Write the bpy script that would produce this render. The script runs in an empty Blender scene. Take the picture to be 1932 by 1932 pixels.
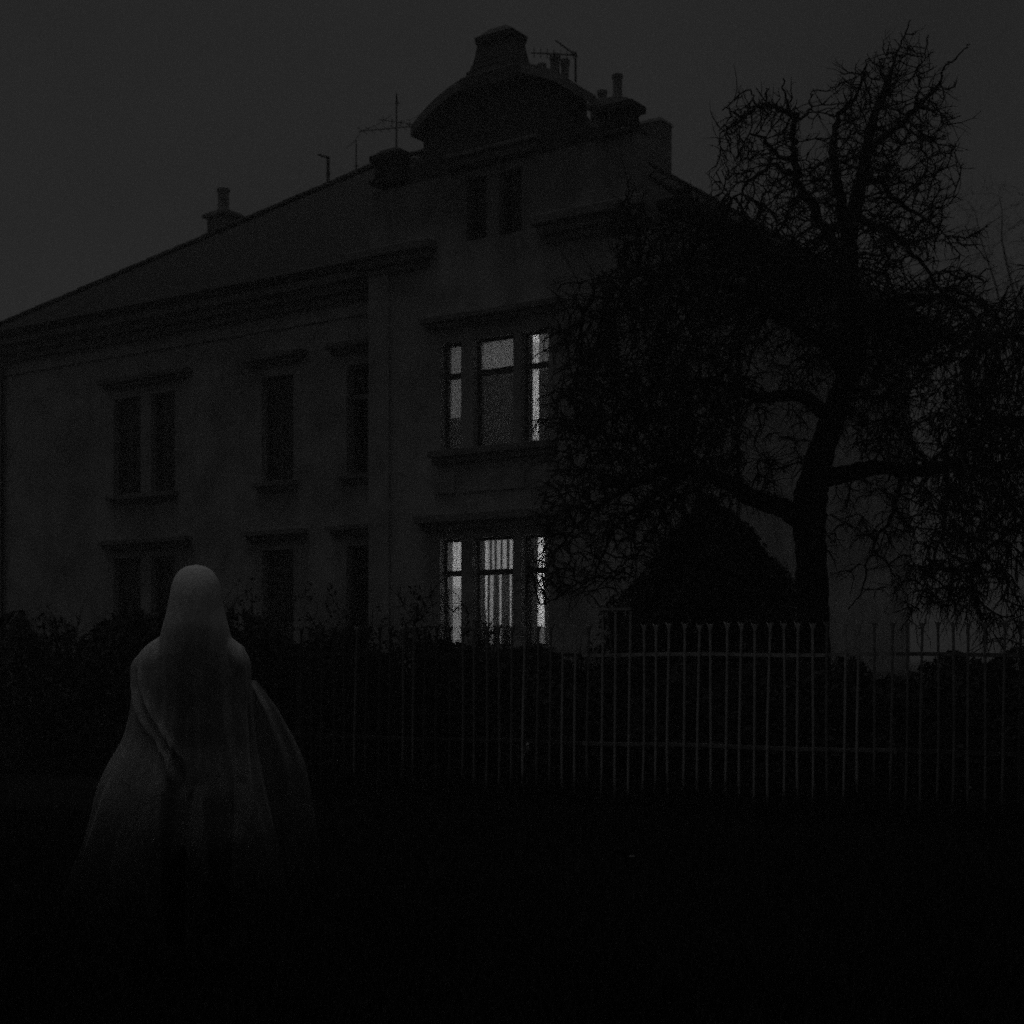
import bpy, bmesh, math, random, zlib, base64
import numpy as np
from mathutils import Vector, Matrix, kdtree

R = math.radians
sc = bpy.context.scene
COL = sc.collection

# ------------------------------------------------------------------ camera
FOC = 2817.0 / 1932.0            # focal length in picture widths
EYE = 1.40
cam_d = bpy.data.cameras.new("camera")
cam_d.sensor_width = 36.0
cam_d.lens = 36.0 * FOC
cam_d.shift_y = 269.0 / 1932.0
cam_d.clip_start = 0.05
cam_d.clip_end = 2000.0
cam = bpy.data.objects.new("camera", cam_d)
COL.objects.link(cam)
cam.location = (0, 0, EYE)
cam.rotation_euler = (R(90), 0, 0)
sc.camera = cam
cam_d.dof.use_dof = True             # wide aperture, focused a little beyond the figure
cam_d.dof.focus_distance = 8.5
cam_d.dof.aperture_fstop = 4.2

# ------------------------------------------------------------------ sky, sun, exposure
SUN_EL, SUN_AZ = R(84), R(-70)     # behind thick cloud, almost overhead
world = bpy.data.worlds.new("World")
sc.world = world
world.use_nodes = True
wn, wl = world.node_tree.nodes, world.node_tree.links
wn.clear()
sky = wn.new("ShaderNodeTexSky")
sky.sky_type = 'NISHITA'
sky.sun_disc = False
sky.sun_elevation = SUN_EL
sky.sun_rotation = SUN_AZ
sky.air_density = 1.0
sky.dust_density = 6.0
sky.ozone_density = 1.0
bw = wn.new("ShaderNodeRGBToBW")              # black-and-white photograph
bg = wn.new("ShaderNodeBackground")
bg.inputs["Strength"].default_value = 0.053
wo = wn.new("ShaderNodeOutputWorld")
wl.new(sky.outputs[0], bw.inputs[0])
tcw = wn.new("ShaderNodeTexCoord")
cn = wn.new("ShaderNodeTexNoise")             # faint uneven cloud
cn.inputs["Scale"].default_value = 3.2
cn.inputs["Detail"].default_value = 5.0
cr = wn.new("ShaderNodeMapRange")
cr.inputs[1].default_value, cr.inputs[2].default_value = 0.25, 0.75
cr.inputs[3].default_value, cr.inputs[4].default_value = 0.84, 1.16
cm = wn.new("ShaderNodeMath")
cm.operation = 'MULTIPLY'
wl.new(tcw.outputs["Generated"], cn.inputs["Vector"])
wl.new(cn.outputs["Fac"], cr.inputs[0])
wl.new(bw.outputs[0], cm.inputs[0])
wl.new(cr.outputs[0], cm.inputs[1])
wl.new(cm.outputs[0], bg.inputs[0])
wl.new(bg.outputs[0], wo.inputs[0])

sun_d = bpy.data.lights.new("sun", 'SUN')
sun_d.energy = 1.15
sun_d.angle = R(20)               # thick overcast: a very soft, high glow
sun_d.color = (1, 1, 1)
sun = bpy.data.objects.new("sun", sun_d)
COL.objects.link(sun)
sd = Vector((math.sin(SUN_AZ) * math.cos(SUN_EL), math.cos(SUN_AZ) * math.cos(SUN_EL), math.sin(SUN_EL)))
sun.rotation_euler = sd.to_track_quat('Z', 'Y').to_euler()

sc.view_settings.view_transform = 'Standard'
sc.view_settings.look = 'None'
sc.view_settings.exposure = -3.0
sc.view_settings.gamma = 1.0
sc.view_settings.use_curve_mapping = False
sc.render.engine = 'CYCLES'
sc.cycles.use_denoising = False      # a grainy high-ISO night picture
sc.cycles.use_adaptive_sampling = True
sc.cycles.adaptive_threshold = 0.4
sc.cycles.adaptive_min_samples = 22
sc.cycles.max_bounces = 6
sc.cycles.diffuse_bounces = 3
sc.cycles.glossy_bounces = 2
sc.cycles.transmission_bounces = 4
sc.cycles.transparent_max_bounces = 8
sc.cycles.volume_bounces = 0
sc.cycles.sample_clamp_indirect = 2.0

# ------------------------------------------------------------------ helpers
def pt(fx, fy, d):
    """a point of the place at depth d, from where it is seen in a 1932 wide view"""
    return Vector(((fx - 966) / 2817 * d, d, EYE + (1235 - fy) / 2817 * d))

def mat(name, col, rough=0.85, spec=0.3, noise=0.0, scale=4.0, bump=0.0, bscale=30.0, detail=6.0, metal=0.0):
    m = bpy.data.materials.new(name)
    m.use_nodes = True
    nt = m.node_tree
    p = nt.nodes["Principled BSDF"]
    p.inputs["Roughness"].default_value = rough
    p.inputs["Specular IOR Level"].default_value = spec
    p.inputs["Metallic"].default_value = metal
    p.inputs["Base Color"].default_value = (col, col, col, 1)
    if noise or bump:
        tc = nt.nodes.new("ShaderNodeTexCoord")
    if noise:
        n = nt.nodes.new("ShaderNodeTexNoise")
        n.inputs["Scale"].default_value = scale
        n.inputs["Detail"].default_value = detail
        n.inputs["Roughness"].default_value = 0.65
        r = nt.nodes.new("ShaderNodeMapRange")
        r.inputs[1].default_value = 0.3
        r.inputs[2].default_value = 0.7
        r.inputs[3].default_value = col * (1 - noise)
        r.inputs[4].default_value = col * (1 + noise)
        nt.links.new(tc.outputs["Object"], n.inputs["Vector"])
        nt.links.new(n.outputs["Fac"], r.inputs[0])
        nt.links.new(r.outputs[0], p.inputs["Base Color"])
    if bump:
        n2 = nt.nodes.new("ShaderNodeTexNoise")
        n2.inputs["Scale"].default_value = bscale
        n2.inputs["Detail"].default_value = 8
        b = nt.nodes.new("ShaderNodeBump")
        b.inputs["Strength"].default_value = bump
        b.inputs["Distance"].default_value = 0.02
        nt.links.new(tc.outputs["Object"], n2.inputs["Vector"])
        nt.links.new(n2.outputs["Fac"], b.inputs["Height"])
        nt.links.new(b.outputs[0], p.inputs["Normal"])
    return m

M = {}
M['plaster'] = mat('plaster', 0.43, 0.95, 0.1, noise=0.42, scale=0.8, bump=0.3, bscale=14)
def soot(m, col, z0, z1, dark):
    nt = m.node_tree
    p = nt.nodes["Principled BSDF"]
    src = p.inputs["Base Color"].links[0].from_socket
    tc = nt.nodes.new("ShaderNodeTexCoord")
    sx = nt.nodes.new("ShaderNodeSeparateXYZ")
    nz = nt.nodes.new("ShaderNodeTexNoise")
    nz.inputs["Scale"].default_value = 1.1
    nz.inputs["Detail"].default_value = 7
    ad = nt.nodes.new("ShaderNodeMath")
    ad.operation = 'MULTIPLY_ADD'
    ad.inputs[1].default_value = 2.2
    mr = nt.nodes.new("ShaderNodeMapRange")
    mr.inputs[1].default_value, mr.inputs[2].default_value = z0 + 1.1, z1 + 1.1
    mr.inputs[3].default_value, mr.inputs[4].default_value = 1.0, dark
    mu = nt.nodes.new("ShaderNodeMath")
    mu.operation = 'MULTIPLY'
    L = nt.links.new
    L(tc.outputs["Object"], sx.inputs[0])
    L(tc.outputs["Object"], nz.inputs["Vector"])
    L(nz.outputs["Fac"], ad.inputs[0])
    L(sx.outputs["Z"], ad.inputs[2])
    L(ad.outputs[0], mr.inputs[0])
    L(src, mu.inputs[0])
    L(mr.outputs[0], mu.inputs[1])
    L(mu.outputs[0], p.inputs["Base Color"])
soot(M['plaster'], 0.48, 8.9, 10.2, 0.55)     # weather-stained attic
M['stone'] = mat('stone_trim', 0.22, 0.95, 0.1, noise=0.35, scale=1.5, bump=0.3, bscale=20)
M['gable'] = mat('weathered_gable', 0.10, 0.95, 0.1, noise=0.35, scale=0.8, bump=0.3, bscale=14)
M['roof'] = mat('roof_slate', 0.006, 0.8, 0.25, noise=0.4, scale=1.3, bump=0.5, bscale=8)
M['pier'] = mat('sooty_stone', 0.06, 0.95, 0.1, noise=0.35, scale=2, bump=0.3)
M['chimney'] = mat('chimney_plaster', 0.22, 0.95, 0.1, noise=0.3, scale=2.0, bump=0.3)
M['frame'] = mat('window_frame', 0.10, 0.6, 0.3, noise=0.2, scale=6)
M['frame_pale'] = mat('window_frame_pale', 0.26, 0.6, 0.3, noise=0.2, scale=6)
M['metal'] = mat('dark_metal', 0.05, 0.6, 0.4)
M['iron_half_shade'] = mat('half_shaded_iron', 0.22, 0.7, 0.3, noise=0.5, scale=8, bump=0.3, bscale=60)  # darker copy of the fence iron, half shade put into the colour
M['iron_shade'] = mat('shaded_iron', 0.08, 0.85, 0.2, noise=0.5, scale=8, bump=0.3, bscale=60)  # darkest copy, for fence parts that sink into the dark
M['iron'] = mat('painted_iron', 0.46, 0.6, 0.35, noise=0.35, scale=9, bump=0.25, bscale=60)
M['bark'] = mat('bark', 0.030, 0.95, 0.1, noise=0.4, scale=6, bump=0.8, bscale=22)
M['twig'] = mat('twig', 0.022, 0.95, 0.1)
M['needle'] = mat('needle', 0.016, 0.9, 0.1, noise=0.4, scale=5)
M['leaf'] = mat('hedge_leaf', 0.024, 0.85, 0.15, noise=0.5, scale=3)
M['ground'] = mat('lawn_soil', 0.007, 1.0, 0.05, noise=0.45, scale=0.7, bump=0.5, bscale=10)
M['gravel'] = mat('gravel', 0.22, 1.0, 0.05, noise=0.3, scale=3, bump=0.5, bscale=40)
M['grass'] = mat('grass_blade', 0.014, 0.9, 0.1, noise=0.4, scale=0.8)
M['sheet'] = mat('white_sheet', 0.54, 1.0, 0.0, noise=0.06, scale=3.0, bump=0.12, bscale=220)
def fade_to_dark(name, col, prof):
    """sheet cloth of the given colour; opacity cut lower down to stand in for shade"""
    m = bpy.data.materials.new(name)
    m.use_nodes = True
    nt = m.node_tree
    nt.nodes.clear()
    L = nt.links.new
    N_ = nt.nodes.new
    o = N_("ShaderNodeOutputMaterial")
    mx, ad = N_("ShaderNodeMixShader"), N_("ShaderNodeMixShader")
    d, t, tr = N_("ShaderNodeBsdfDiffuse"), N_("ShaderNodeBsdfTranslucent"), N_("ShaderNodeBsdfTransparent")
    d.inputs[0].default_value = t.inputs[0].default_value = (col, col, col, 1)
    ad.inputs[0].default_value = 0.18
    tc, sx, nz, ml = N_("ShaderNodeTexCoord"), N_("ShaderNodeSeparateXYZ"), N_("ShaderNodeTexNoise"), N_("ShaderNodeMath")
    nz.inputs["Scale"].default_value = 5.0
    nz.inputs["Detail"].default_value = 6.0
    nz.inputs["Roughness"].default_value = 0.7
    ml.operation = 'MULTIPLY_ADD'
    ml.inputs[1].default_value = 0.5
    mr = N_("ShaderNodeMapRange")
    mr.inputs[1].default_value, mr.inputs[2].default_value = 0.25, 2.15
    mr.inputs[3].default_value, mr.inputs[4].default_value = 0.0, 1.0
    rp_ = N_("ShaderNodeValToRGB")
    rp_.color_ramp.interpolation = 'EASE'
    el = rp_.color_ramp.elements
    for i_, (z_, a_) in enumerate(prof):
        e_ = el[i_] if i_ < 2 else el.new(.5)
        e_.position = (z_ + .25 - .25) / 1.9
        e_.color = (a_, a_, a_, 1)
    wr, bp = N_("ShaderNodeTexNoise"), N_("ShaderNodeBump")          # fine creases
    mp = N_("ShaderNodeMapping")
    mp.inputs["Scale"].default_value = (1, 1, .28)
    wr.inputs["Scale"].default_value = 26.0
    wr.inputs["Detail"].default_value = 7.0
    bp.inputs["Strength"].default_value = 0.55
    bp.inputs["Distance"].default_value = 0.012
    L(tc.outputs["Object"], mp.inputs[0]); L(mp.outputs[0], wr.inputs["Vector"]); L(wr.outputs["Fac"], bp.inputs["Height"])
    L(bp.outputs[0], d.inputs["Normal"]); L(bp.outputs[0], t.inputs["Normal"])
    L(tc.outputs["Object"], sx.inputs[0]); L(tc.outputs["Object"], nz.inputs["Vector"])
    L(nz.outputs["Fac"], ml.inputs[0]); L(sx.outputs["Z"], ml.inputs[2]); L(ml.outputs[0], mr.inputs[0]); L(mr.outputs[0], rp_.inputs[0])
    L(d.outputs[0], ad.inputs[1]); L(t.outputs[0], ad.inputs[2])
    L(rp_.outputs[0], mx.inputs[0]); L(tr.outputs[0], mx.inputs[1]); L(ad.outputs[0], mx.inputs[2])
    L(mx.outputs[0], o.inputs[0])
    return m
M['fade_to_dark'] = fade_to_dark('sheet_fade_to_dark', 0.66, [(.25, .0), (.5, .03), (.72, .17), (.95, .40), (1.22, .58), (1.42, .86), (1.85, .97)])  # lower opacity lets the figure sink into the dark, as shade would
M['cloth_dark'] = mat('dark_cloth', 0.012, 1.0, 0.05)
M['skin'] = mat('skin', 0.3, 0.8, 0.2)
M['room'] = mat('room_paint', 0.68, 0.9, 0.1)
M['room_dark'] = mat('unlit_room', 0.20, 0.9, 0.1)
M['pale_leaf'] = mat('pale_leaf', 0.16, 0.9, 0.1, noise=0.3, scale=30)
M['kerb'] = mat('kerb_stone', 0.05, 0.95, 0.1, noise=0.4, scale=4, bump=0.4)

def glass_mat(name, tint=1.0):
    m = bpy.data.materials.new(name)
    m.use_nodes = True
    nt = m.node_tree
    nt.nodes.clear()
    o = nt.nodes.new("ShaderNodeOutputMaterial")
    mx = nt.nodes.new("ShaderNodeMixShader")
    fr = nt.nodes.new("ShaderNodeFresnel")
    fr.inputs[0].default_value = 1.5
    t = nt.nodes.new("ShaderNodeBsdfTransparent")
    t.inputs[0].default_value = (tint, tint, tint, 1)
    g = nt.nodes.new("ShaderNodeBsdfGlossy")
    g.inputs["Roughness"].default_value = 0.03
    nt.links.new(fr.outputs[0], mx.inputs[0])
    nt.links.new(t.outputs[0], mx.inputs[1])
    nt.links.new(g.outputs[0], mx.inputs[2])
    nt.links.new(mx.outputs[0], o.inputs[0])
    return m
M['glass'] = glass_mat('window_glass', 0.9)

def cloth_mat(name, diff, trans):
    m = bpy.data.materials.new(name)
    m.use_nodes = True
    nt = m.node_tree
    nt.nodes.clear()
    o = nt.nodes.new("ShaderNodeOutputMaterial")
    a = nt.nodes.new("ShaderNodeAddShader")
    d = nt.nodes.new("ShaderNodeBsdfDiffuse")
    d.inputs[0].default_value = (diff, diff, diff, 1)
    t = nt.nodes.new("ShaderNodeBsdfTranslucent")
    t.inputs[0].default_value = (trans, trans, trans, 1)
    nt.links.new(d.outputs[0], a.inputs[0])
    nt.links.new(t.outputs[0], a.inputs[1])
    nt.links.new(a.outputs[0], o.inputs[0])
    return m
M['sheer'] = cloth_mat('sheer_curtain', 0.25, 0.20)
M['net'] = cloth_mat('net_curtain', 0.2, 0.42)
M['dim'] = cloth_mat('dim_curtain', 0.2, 0.10)
M['drape'] = cloth_mat('heavy_curtain', 0.15, 0.028)
M['curtain_unlit'] = cloth_mat('unlit_curtain', 0.22, 0.05)

def emit_mat(name, s):
    m = bpy.data.materials.new(name)
    m.use_nodes = True
    nt = m.node_tree
    nt.nodes.clear()
    o = nt.nodes.new("ShaderNodeOutputMaterial")
    e = nt.nodes.new("ShaderNodeEmission")
    e.inputs[1].default_value = s
    nt.links.new(e.outputs[0], o.inputs[0])
    return m

class MB:
    """collects geometry that becomes one mesh object"""
    def __init__(self):
        self.v = []
        self.f = []
    def quad(self, a, b, c, d):
        n = len(self.v)
        self.v += [tuple(a), tuple(b), tuple(c), tuple(d)]
        self.f.append((n, n + 1, n + 2, n + 3))
    def box(self, x0, x1, y0, y1, z0, z1, top=1.0):
        """top < 1 tapers the upper face"""
        n = len(self.v)
        cx, cy = (x0 + x1) / 2, (y0 + y1) / 2
        for z, k in ((z0, 1.0), (z1, top)):
            for x, y in ((x0, y0), (x1, y0), (x1, y1), (x0, y1)):
                self.v.append((cx + (x - cx) * k, cy + (y - cy) * k, z))
        for q in ((0, 3, 2, 1), (4, 5, 6, 7), (0, 1, 5, 4), (1, 2, 6, 5), (2, 3, 7, 6), (3, 0, 4, 7)):
            self.f.append(tuple(n + i for i in q))
        return self
    def prism(self, prof, y0, y1):
        """outline in x/z pushed from y0 to y1"""
        n = len(self.v)
        k = len(prof)
        self.v += [(x, y0, z) for x, z in prof] + [(x, y1, z) for x, z in prof]
        self.f.append(tuple(range(n, n + k)))
        self.f.append(tuple(range(n + 2 * k - 1, n + k - 1, -1)))
        for i in range(k):
            j = (i + 1) % k
            self.f.append((n + i, n + k + i, n + k + j, n + j))
        return self
    def tube(self, path, rad, n=8, caps=True):
        path = [Vector(p) for p in path]
        rings = []
        up = Vector((0.31, 0.2, 0.93))
        for i, p in enumerate(path):
            t = (path[min(i + 1, len(path) - 1)] - path[max(i - 1, 0)]).normalized()
            a = t.cross(up)
            if a.length < 1e-3:
                a = t.cross(Vector((1, 0, 0)))
            a.normalize()
            b = t.cross(a)
            up = b.cross(t) if False else up
            r = rad[i] if hasattr(rad, '__len__') else rad
            base = len(self.v)
            for k in range(n):
                w = 2 * math.pi * k / n
                self.v.append(tuple(p + a * (math.cos(w) * r) + b * (math.sin(w) * r)))
            rings.append(base)
        for i in range(len(rings) - 1):
            for k in range(n):
                j = (k + 1) % n
                self.f.append((rings[i] + k, rings[i] + j, rings[i + 1] + j, rings[i + 1] + k))
        if caps:
            self.f.append(tuple(rings[0] + k for k in range(n - 1, -1, -1)))
            self.f.append(tuple(rings[-1] + k for k in range(n)))
        return self
    def lathe(self, prof, cx=0, cy=0, n=16):
        base = len(self.v)
        for r, z in prof:
            for k in range(n):
                w = 2 * math.pi * k / n
                self.v.append((cx + r * math.cos(w), cy + r * math.sin(w), z))
        for i in range(len(prof) - 1):
            for k in range(n):
                j = (k + 1) % n
                self.f.append((base + i * n + k, base + i * n + j, base + (i + 1) * n + j, base + (i + 1) * n + k))
        self.f.append(tuple(base + k for k in range(n - 1, -1, -1)))
        self.f.append(tuple(base + (len(prof) - 1) * n + k for k in range(n)))
        return self
    def mesh(self, name):
        me = bpy.data.meshes.new(name)
        me.from_pydata(self.v, [], self.f)
        me.update()
        return me
    def build(self, name, m, parent=None, smooth=False, bevel=0.0):
        me = self.mesh(name)
        me.materials.append(m)
        if smooth:
            me.polygons.foreach_set("use_smooth", [True] * len(me.polygons))
        o = bpy.data.objects.new(name, me)
        COL.objects.link(o)
        o.parent = parent
        if bevel:
            b = o.modifiers.new("bevel", 'BEVEL')
            b.width = bevel
            b.segments = 2
            b.limit_method = 'ANGLE'
        return o

def raw_mesh(name, verts, loops_per_face, m, parent=None):
    """verts (n,3), faces of equal size laid out in order"""
    verts = np.asarray(verts, dtype=np.float32)
    idx = np.asarray(loops_per_face, dtype=np.int32)
    me = bpy.data.meshes.new(name)
    me.vertices.add(len(verts))
    me.vertices.foreach_set("co", verts.ravel())
    k = idx.shape[1]
    me.loops.add(idx.size)
    me.loops.foreach_set("vertex_index", idx.ravel())
    me.polygons.add(len(idx))
    me.polygons.foreach_set("loop_start", np.arange(0, idx.size, k, dtype=np.int32))
    me.polygons.foreach_set("loop_total", np.full(len(idx), k, dtype=np.int32))
    me.update(calc_edges=True)
    me.materials.append(m)
    o = bpy.data.objects.new(name, me)
    COL.objects.link(o)
    o.parent = parent
    return o

def tag(o, label=None, cat=None, group=None, kind=None):
    if label: o["label"] = label
    if cat: o["category"] = cat
    if group: o["group"] = group
    if kind: o["kind"] = kind
    return o

def empty(name, loc=(0, 0, 0), rz=0.0):
    o = bpy.data.objects.new(name, None)
    COL.objects.link(o)
    o.location = loc
    o.rotation_euler = (0, 0, rz)
    return o

# ------------------------------------------------------------------ ground
rs = np.random.RandomState(4)
g = MB()
GX, GY0, GY1 = 300.0, -30.0, 420.0
# finer near the camera, one sheet to the horizon
xs = [-GX, -80, -40, -20] + [i * 1.0 for i in range(-12, 13)] + [20, 40, 80, GX]
ys = [GY0, -5] + [i * 1.0 for i in range(0, 31)] + [40, 60, 100, 200, GY1]
def ground_z(x, y):
    return 0.05 * math.sin(x * 0.7 + 1.3) * math.sin(y * 0.55 + 0.4) * (1 if abs(x) < 12.5 and -1 < y < 22 else 0)
gv = [(x, y, ground_z(x, y)) for y in ys for x in xs]
nx = len(xs)
gf = [(j * nx + i, j * nx + i + 1, (j + 1) * nx + i + 1, (j + 1) * nx + i) for j in range(len(ys) - 1) for i in range(nx - 1)]
g.v, g.f = gv, gf
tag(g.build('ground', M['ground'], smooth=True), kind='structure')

# ------------------------------------------------------------------ villa
TH = R(35)
villa = empty('villa', (-0.32, 29.3, 0), -TH)
tag(villa, 'large two-storey plastered villa with hipped roof and curved gable, two windows lit', 'house')
V_MAT = Matrix.Translation((-0.32, 29.3, 0)) @ Matrix.Rotation(-TH, 4, 'Z')

def wall_panel(name, s0, s1, z0, z1, y0, y1, openings, m=None, parent=None):
    """a wall in the s/z plane between depths y0 (outside) and y1, with real openings"""
    S = sorted(set([s0, s1] + [v for o in openings for v in o[:2] if s0 < v < s1]))
    Z = sorted(set([z0, z1] + [v for o in openings for v in o[2:] if z0 < v < z1]))
    def solid(i, j):
        if i < 0 or j < 0 or i >= len(S) - 1 or j >= len(Z) - 1:
            return False
        a, b = (S[i] + S[i + 1]) / 2, (Z[j] + Z[j + 1]) / 2
        return not any(o[0] < a < o[1] and o[2] < b < o[3] for o in openings)
    w = MB()
    for i in range(len(S) - 1):
        for j in range(len(Z) - 1):
            if not solid(i, j):
                continue
            a, b, c, d = S[i], S[i + 1], Z[j], Z[j + 1]
            w.quad((a, y0, c), (b, y0, c), (b, y0, d), (a, y0, d))
            w.quad((b, y1, c), (a, y1, c), (a, y1, d), (b, y1, d))
            if not solid(i - 1, j): w.quad((a, y1, c), (a, y0, c), (a, y0, d), (a, y1, d))
            if not solid(i + 1, j): w.quad((b, y0, c), (b, y1, c), (b, y1, d), (b, y0, d))
            if not solid(i, j - 1): w.quad((a, y1, c), (b, y1, c), (b, y0, c), (a, y0, c))
            if not solid(i, j + 1): w.quad((a, y0, d), (b, y0, d), (b, y1, d), (a, y1, d))
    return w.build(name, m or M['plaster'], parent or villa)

WY = 0.70       # wall plane of the long wing, behind the projecting bay
SL, SR = -16.5, 3.0
UP = (5.30, 7.68)
LO = (1.62, 3.76)
wing_win = []
for a, b in ((-12.10, -11.10), (-10.74, -9.90), (-7.04, -6.06), (-4.49, -3.50)):
    wing_win += [(a, b, UP[0], UP[1]), (a, b, LO[0], LO[1])]
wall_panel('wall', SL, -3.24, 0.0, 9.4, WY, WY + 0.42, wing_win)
bay_rows = [(5.50, 7.66), (1.56, 3.72)]
bay_cols = [(-1.37, -0.85), (-0.56, 0.42), (0.60, 1.25)]
attic = [(-0.72, -0.22, 9.62, 10.86), (0.08, 0.62, 9.62, 10.86)]
bay_open = [(a, b, r[0], r[1]) for r in bay_rows for a, b in bay_cols] + attic
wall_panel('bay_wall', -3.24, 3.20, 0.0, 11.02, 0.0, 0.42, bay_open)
# sides of the bay and of the house
b = MB()
b.box(-3.24, -2.84, 0.423, WY + 0.42, 0, 9.4)
b.build('bay_return', M['plaster'], villa)
b = MB()
b.box(2.82, 3.20, 0.423, 4.05, 0, 9.6)
b.build('bay_side_wall', M['plaster'], villa)
b = MB()
b.box(2.62, 2.997, 4.053, 14.7, 0, 9.55)
b.box(2.62, 3.197, 3.70, 4.047, 0, 9.55)
b.build('side_wall', M['plaster'], villa)
b = MB()
b.box(SL, SL + 0.4, WY + 0.423, 14.297, 0, 9.4)
b.build('end_wall', M['plaster'], villa)
b = MB()
b.box(SL, 2.617, 14.3, 14.7, 0, 9.4)
b.build('rear_wall', M['plaster'], villa)
# plinths
b = MB()
b.box(-16.58, -3.30, WY - 0.09, WY - 0.003, 0, 0.95)
b.box(-3.32, 3.28, -0.09, -0.003, 0, 0.95)
b.box(3.203, 3.29, 0.0, 4.1, 0, 0.95)
b.box(3.003, 3.09, 4.1, 14.75, 0, 0.95)
b.build('plinth', M['stone'], villa)

# main roof: hipped, 34 degrees
EA = 9.76
roof = MB()
e = [(-17.0, 0.2), (4.1, 0.2), (4.1, 15.2), (-17.0, 15.2)]
rv = [(x, y, EA) for x, y in e] + [(-9.5, 7.7, 14.86), (-3.4, 7.7, 14.86)] + [(x, y, EA - 0.16) for x, y in e]
roof.v = rv
roof.f = [(0, 1, 5, 4), (1, 2, 5), (2, 3, 4, 5), (3, 0, 4), (6, 9, 8, 7), (0, 6, 7, 1), (1, 7, 8, 2), (2, 8, 9, 3), (3, 9, 6, 0)]
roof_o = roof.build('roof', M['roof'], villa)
# ridge and hip tiles, laid one after another
tile = MB()
prof = [(0.16 * math.cos(a), 0.11 * math.sin(a)) for a in [math.pi * k / 6 for k in range(7)]]
k = len(prof)
for y, sc_ in ((0.0, 1.0), (0.44, 0.86)):
    tile.v += [(x * sc_, y, z * sc_) for x, z in prof]
tile.f = [(i, i + 1, k + i + 1, k + i) for i in range(k - 1)] + [tuple(range(k - 1, -1, -1)), tuple(range(k, 2 * k))]
tile_me = tile.mesh('ridge_tile')
tile_me.materials.append(M['roof'])
def ridge_run(a, b2):
    a, b2 = Vector(a), Vector(b2)
    n = int((b2 - a).length / 0.4)
    d = (b2 - a).normalized()
    q = d.to_track_quat('Y', 'Z')
    for i in range(n):
        o = bpy.data.objects.new('ridge_tile', tile_me)
        COL.objects.link(o)
        o.parent = roof_o
        o.location = a + d * (i * 0.4) + Vector((0, 0, 0.02 + random.uniform(-.008, .008)))
        o.rotation_mode = 'QUATERNION'
        o.rotation_quaternion = q
random.seed(3)
ridge_run((-16.9, 0.3, EA + 0.03), (-9.5, 7.7, 14.86))
ridge_run((-9.5, 7.7, 14.86), (-3.4, 7.7, 14.86))
ridge_run((4.0, 15.1, EA + 0.03), (-3.4, 7.7, 14.86))
ridge_run((4.0, 0.3, EA + 0.03), (-3.4, 7.7, 14.86))
# cornices (stepped)
c = MB()
c.box(-16.95, -3.24, 0.26, WY - 0.003, 9.40, 9.597)
c.box(-16.80, -3.24, 0.42, WY - 0.003, 9.22, 9.397)
c.box(-16.66, -3.24, 0.56, WY - 0.003, 9.05, 9.217)
c.build('cornice', M['stone'], villa, bevel=0.02)
c = MB()
c.box(SL - 0.06, -3.243, WY - 0.05, WY - 0.004, 8.72, 8.80)
c.build('string_course', M['plaster'], villa)
for x0, x1, nm in ((-3.55, -1.45, 'bay_cornice'), (1.02, 3.50, 'bay_cornice')):
    c = MB()
    c.box(x0, x1, -0.34, -0.003, 9.58, 9.76)
    c.box(x0 + 0.1, x1 - 0.1, -0.22, -0.003, 9.41, 9.577)
    c.box(x0 + 0.18, x1 - 0.18, -0.10, -0.003, 9.26, 9.407)
    if x0 < 0:
        c.box(x0, -3.243, -0.0, 0.24, 9.58, 9.76)
    else:
        c.box(3.203, 3.50, 0.0, 4.3, 9.56, 9.74)
        c.box(3.203, 3.40, 0.0, 4.2, 9.42, 9.557)
    c.build(nm, M['stone'], villa, bevel=0.02)
c = MB()
c.box(3.003, 3.45, 4.32, 15.0, 9.36, 9.597)
c.build('side_cornice', M['stone'], villa)
# hood moulds and sills
def ledge(name, s0, s1, yw, z0, z1, out, m=None):
    c = MB()
    c.box(s0, s1, yw - out, yw - 0.003, z0 + (z1 - z0) * .45, z1)
    c.box(s0 + 0.07, s1 - 0.07, yw - out * 0.62, yw - 0.003, z0, z0 + (z1 - z0) * .45 - 0.002)
    return c.build(name, m or M['stone'], villa, bevel=0.012)
for s0, s1 in ((-12.42, -9.30), (-7.46, -5.62), (-4.92, -3.26)):
    ledge('window_hood', s0, s1, WY, 7.94, 8.16, 0.24)
    ledge('window_hood', s0, s1, WY, 3.98, 4.20, 0.24)
for s0, s1 in ((-12.22, -9.78), (-7.18, -5.92), (-4.63, -3.34)):
    ledge('window_sill', s0, s1, WY, 5.10, 5.296, 0.17)
    ledge('window_sill', s0, s1, WY, 1.44, 1.616, 0.17)
ledge('window_hood', -1.72, 1.66, 0, 7.95, 8.16, 0.28)
ledge('window_hood', -1.84, 1.72, 0, 3.90, 4.20, 0.30)
ledge('window_sill', -1.56, 1.42, 0, 5.24, 5.496, 0.20)
ledge('window_sill', -1.56, 1.42, 0, 1.36, 1.556, 0.20)
# apron panels under the upper bay window
c = MB()
c.box(-1.50, -0.98, -0.05, -0.003, 4.62, 5.02)
c.box(-0.80, 0.70, -0.035, -0.003, 4.62, 5.06)
c.box(0.86, 1.38, -0.05, -0.003, 4.62, 5.02)
c.build('apron_panel', M['plaster'], villa, bevel=0.02)
for s in (-2.95, 2.9):
    c = MB()
    c.box(s - 0.27, s + 0.27, -0.06, -0.004, 0.95, 9.29)
    c.build('corner_pilaster', M['plaster'], villa, bevel=0.01)

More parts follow.
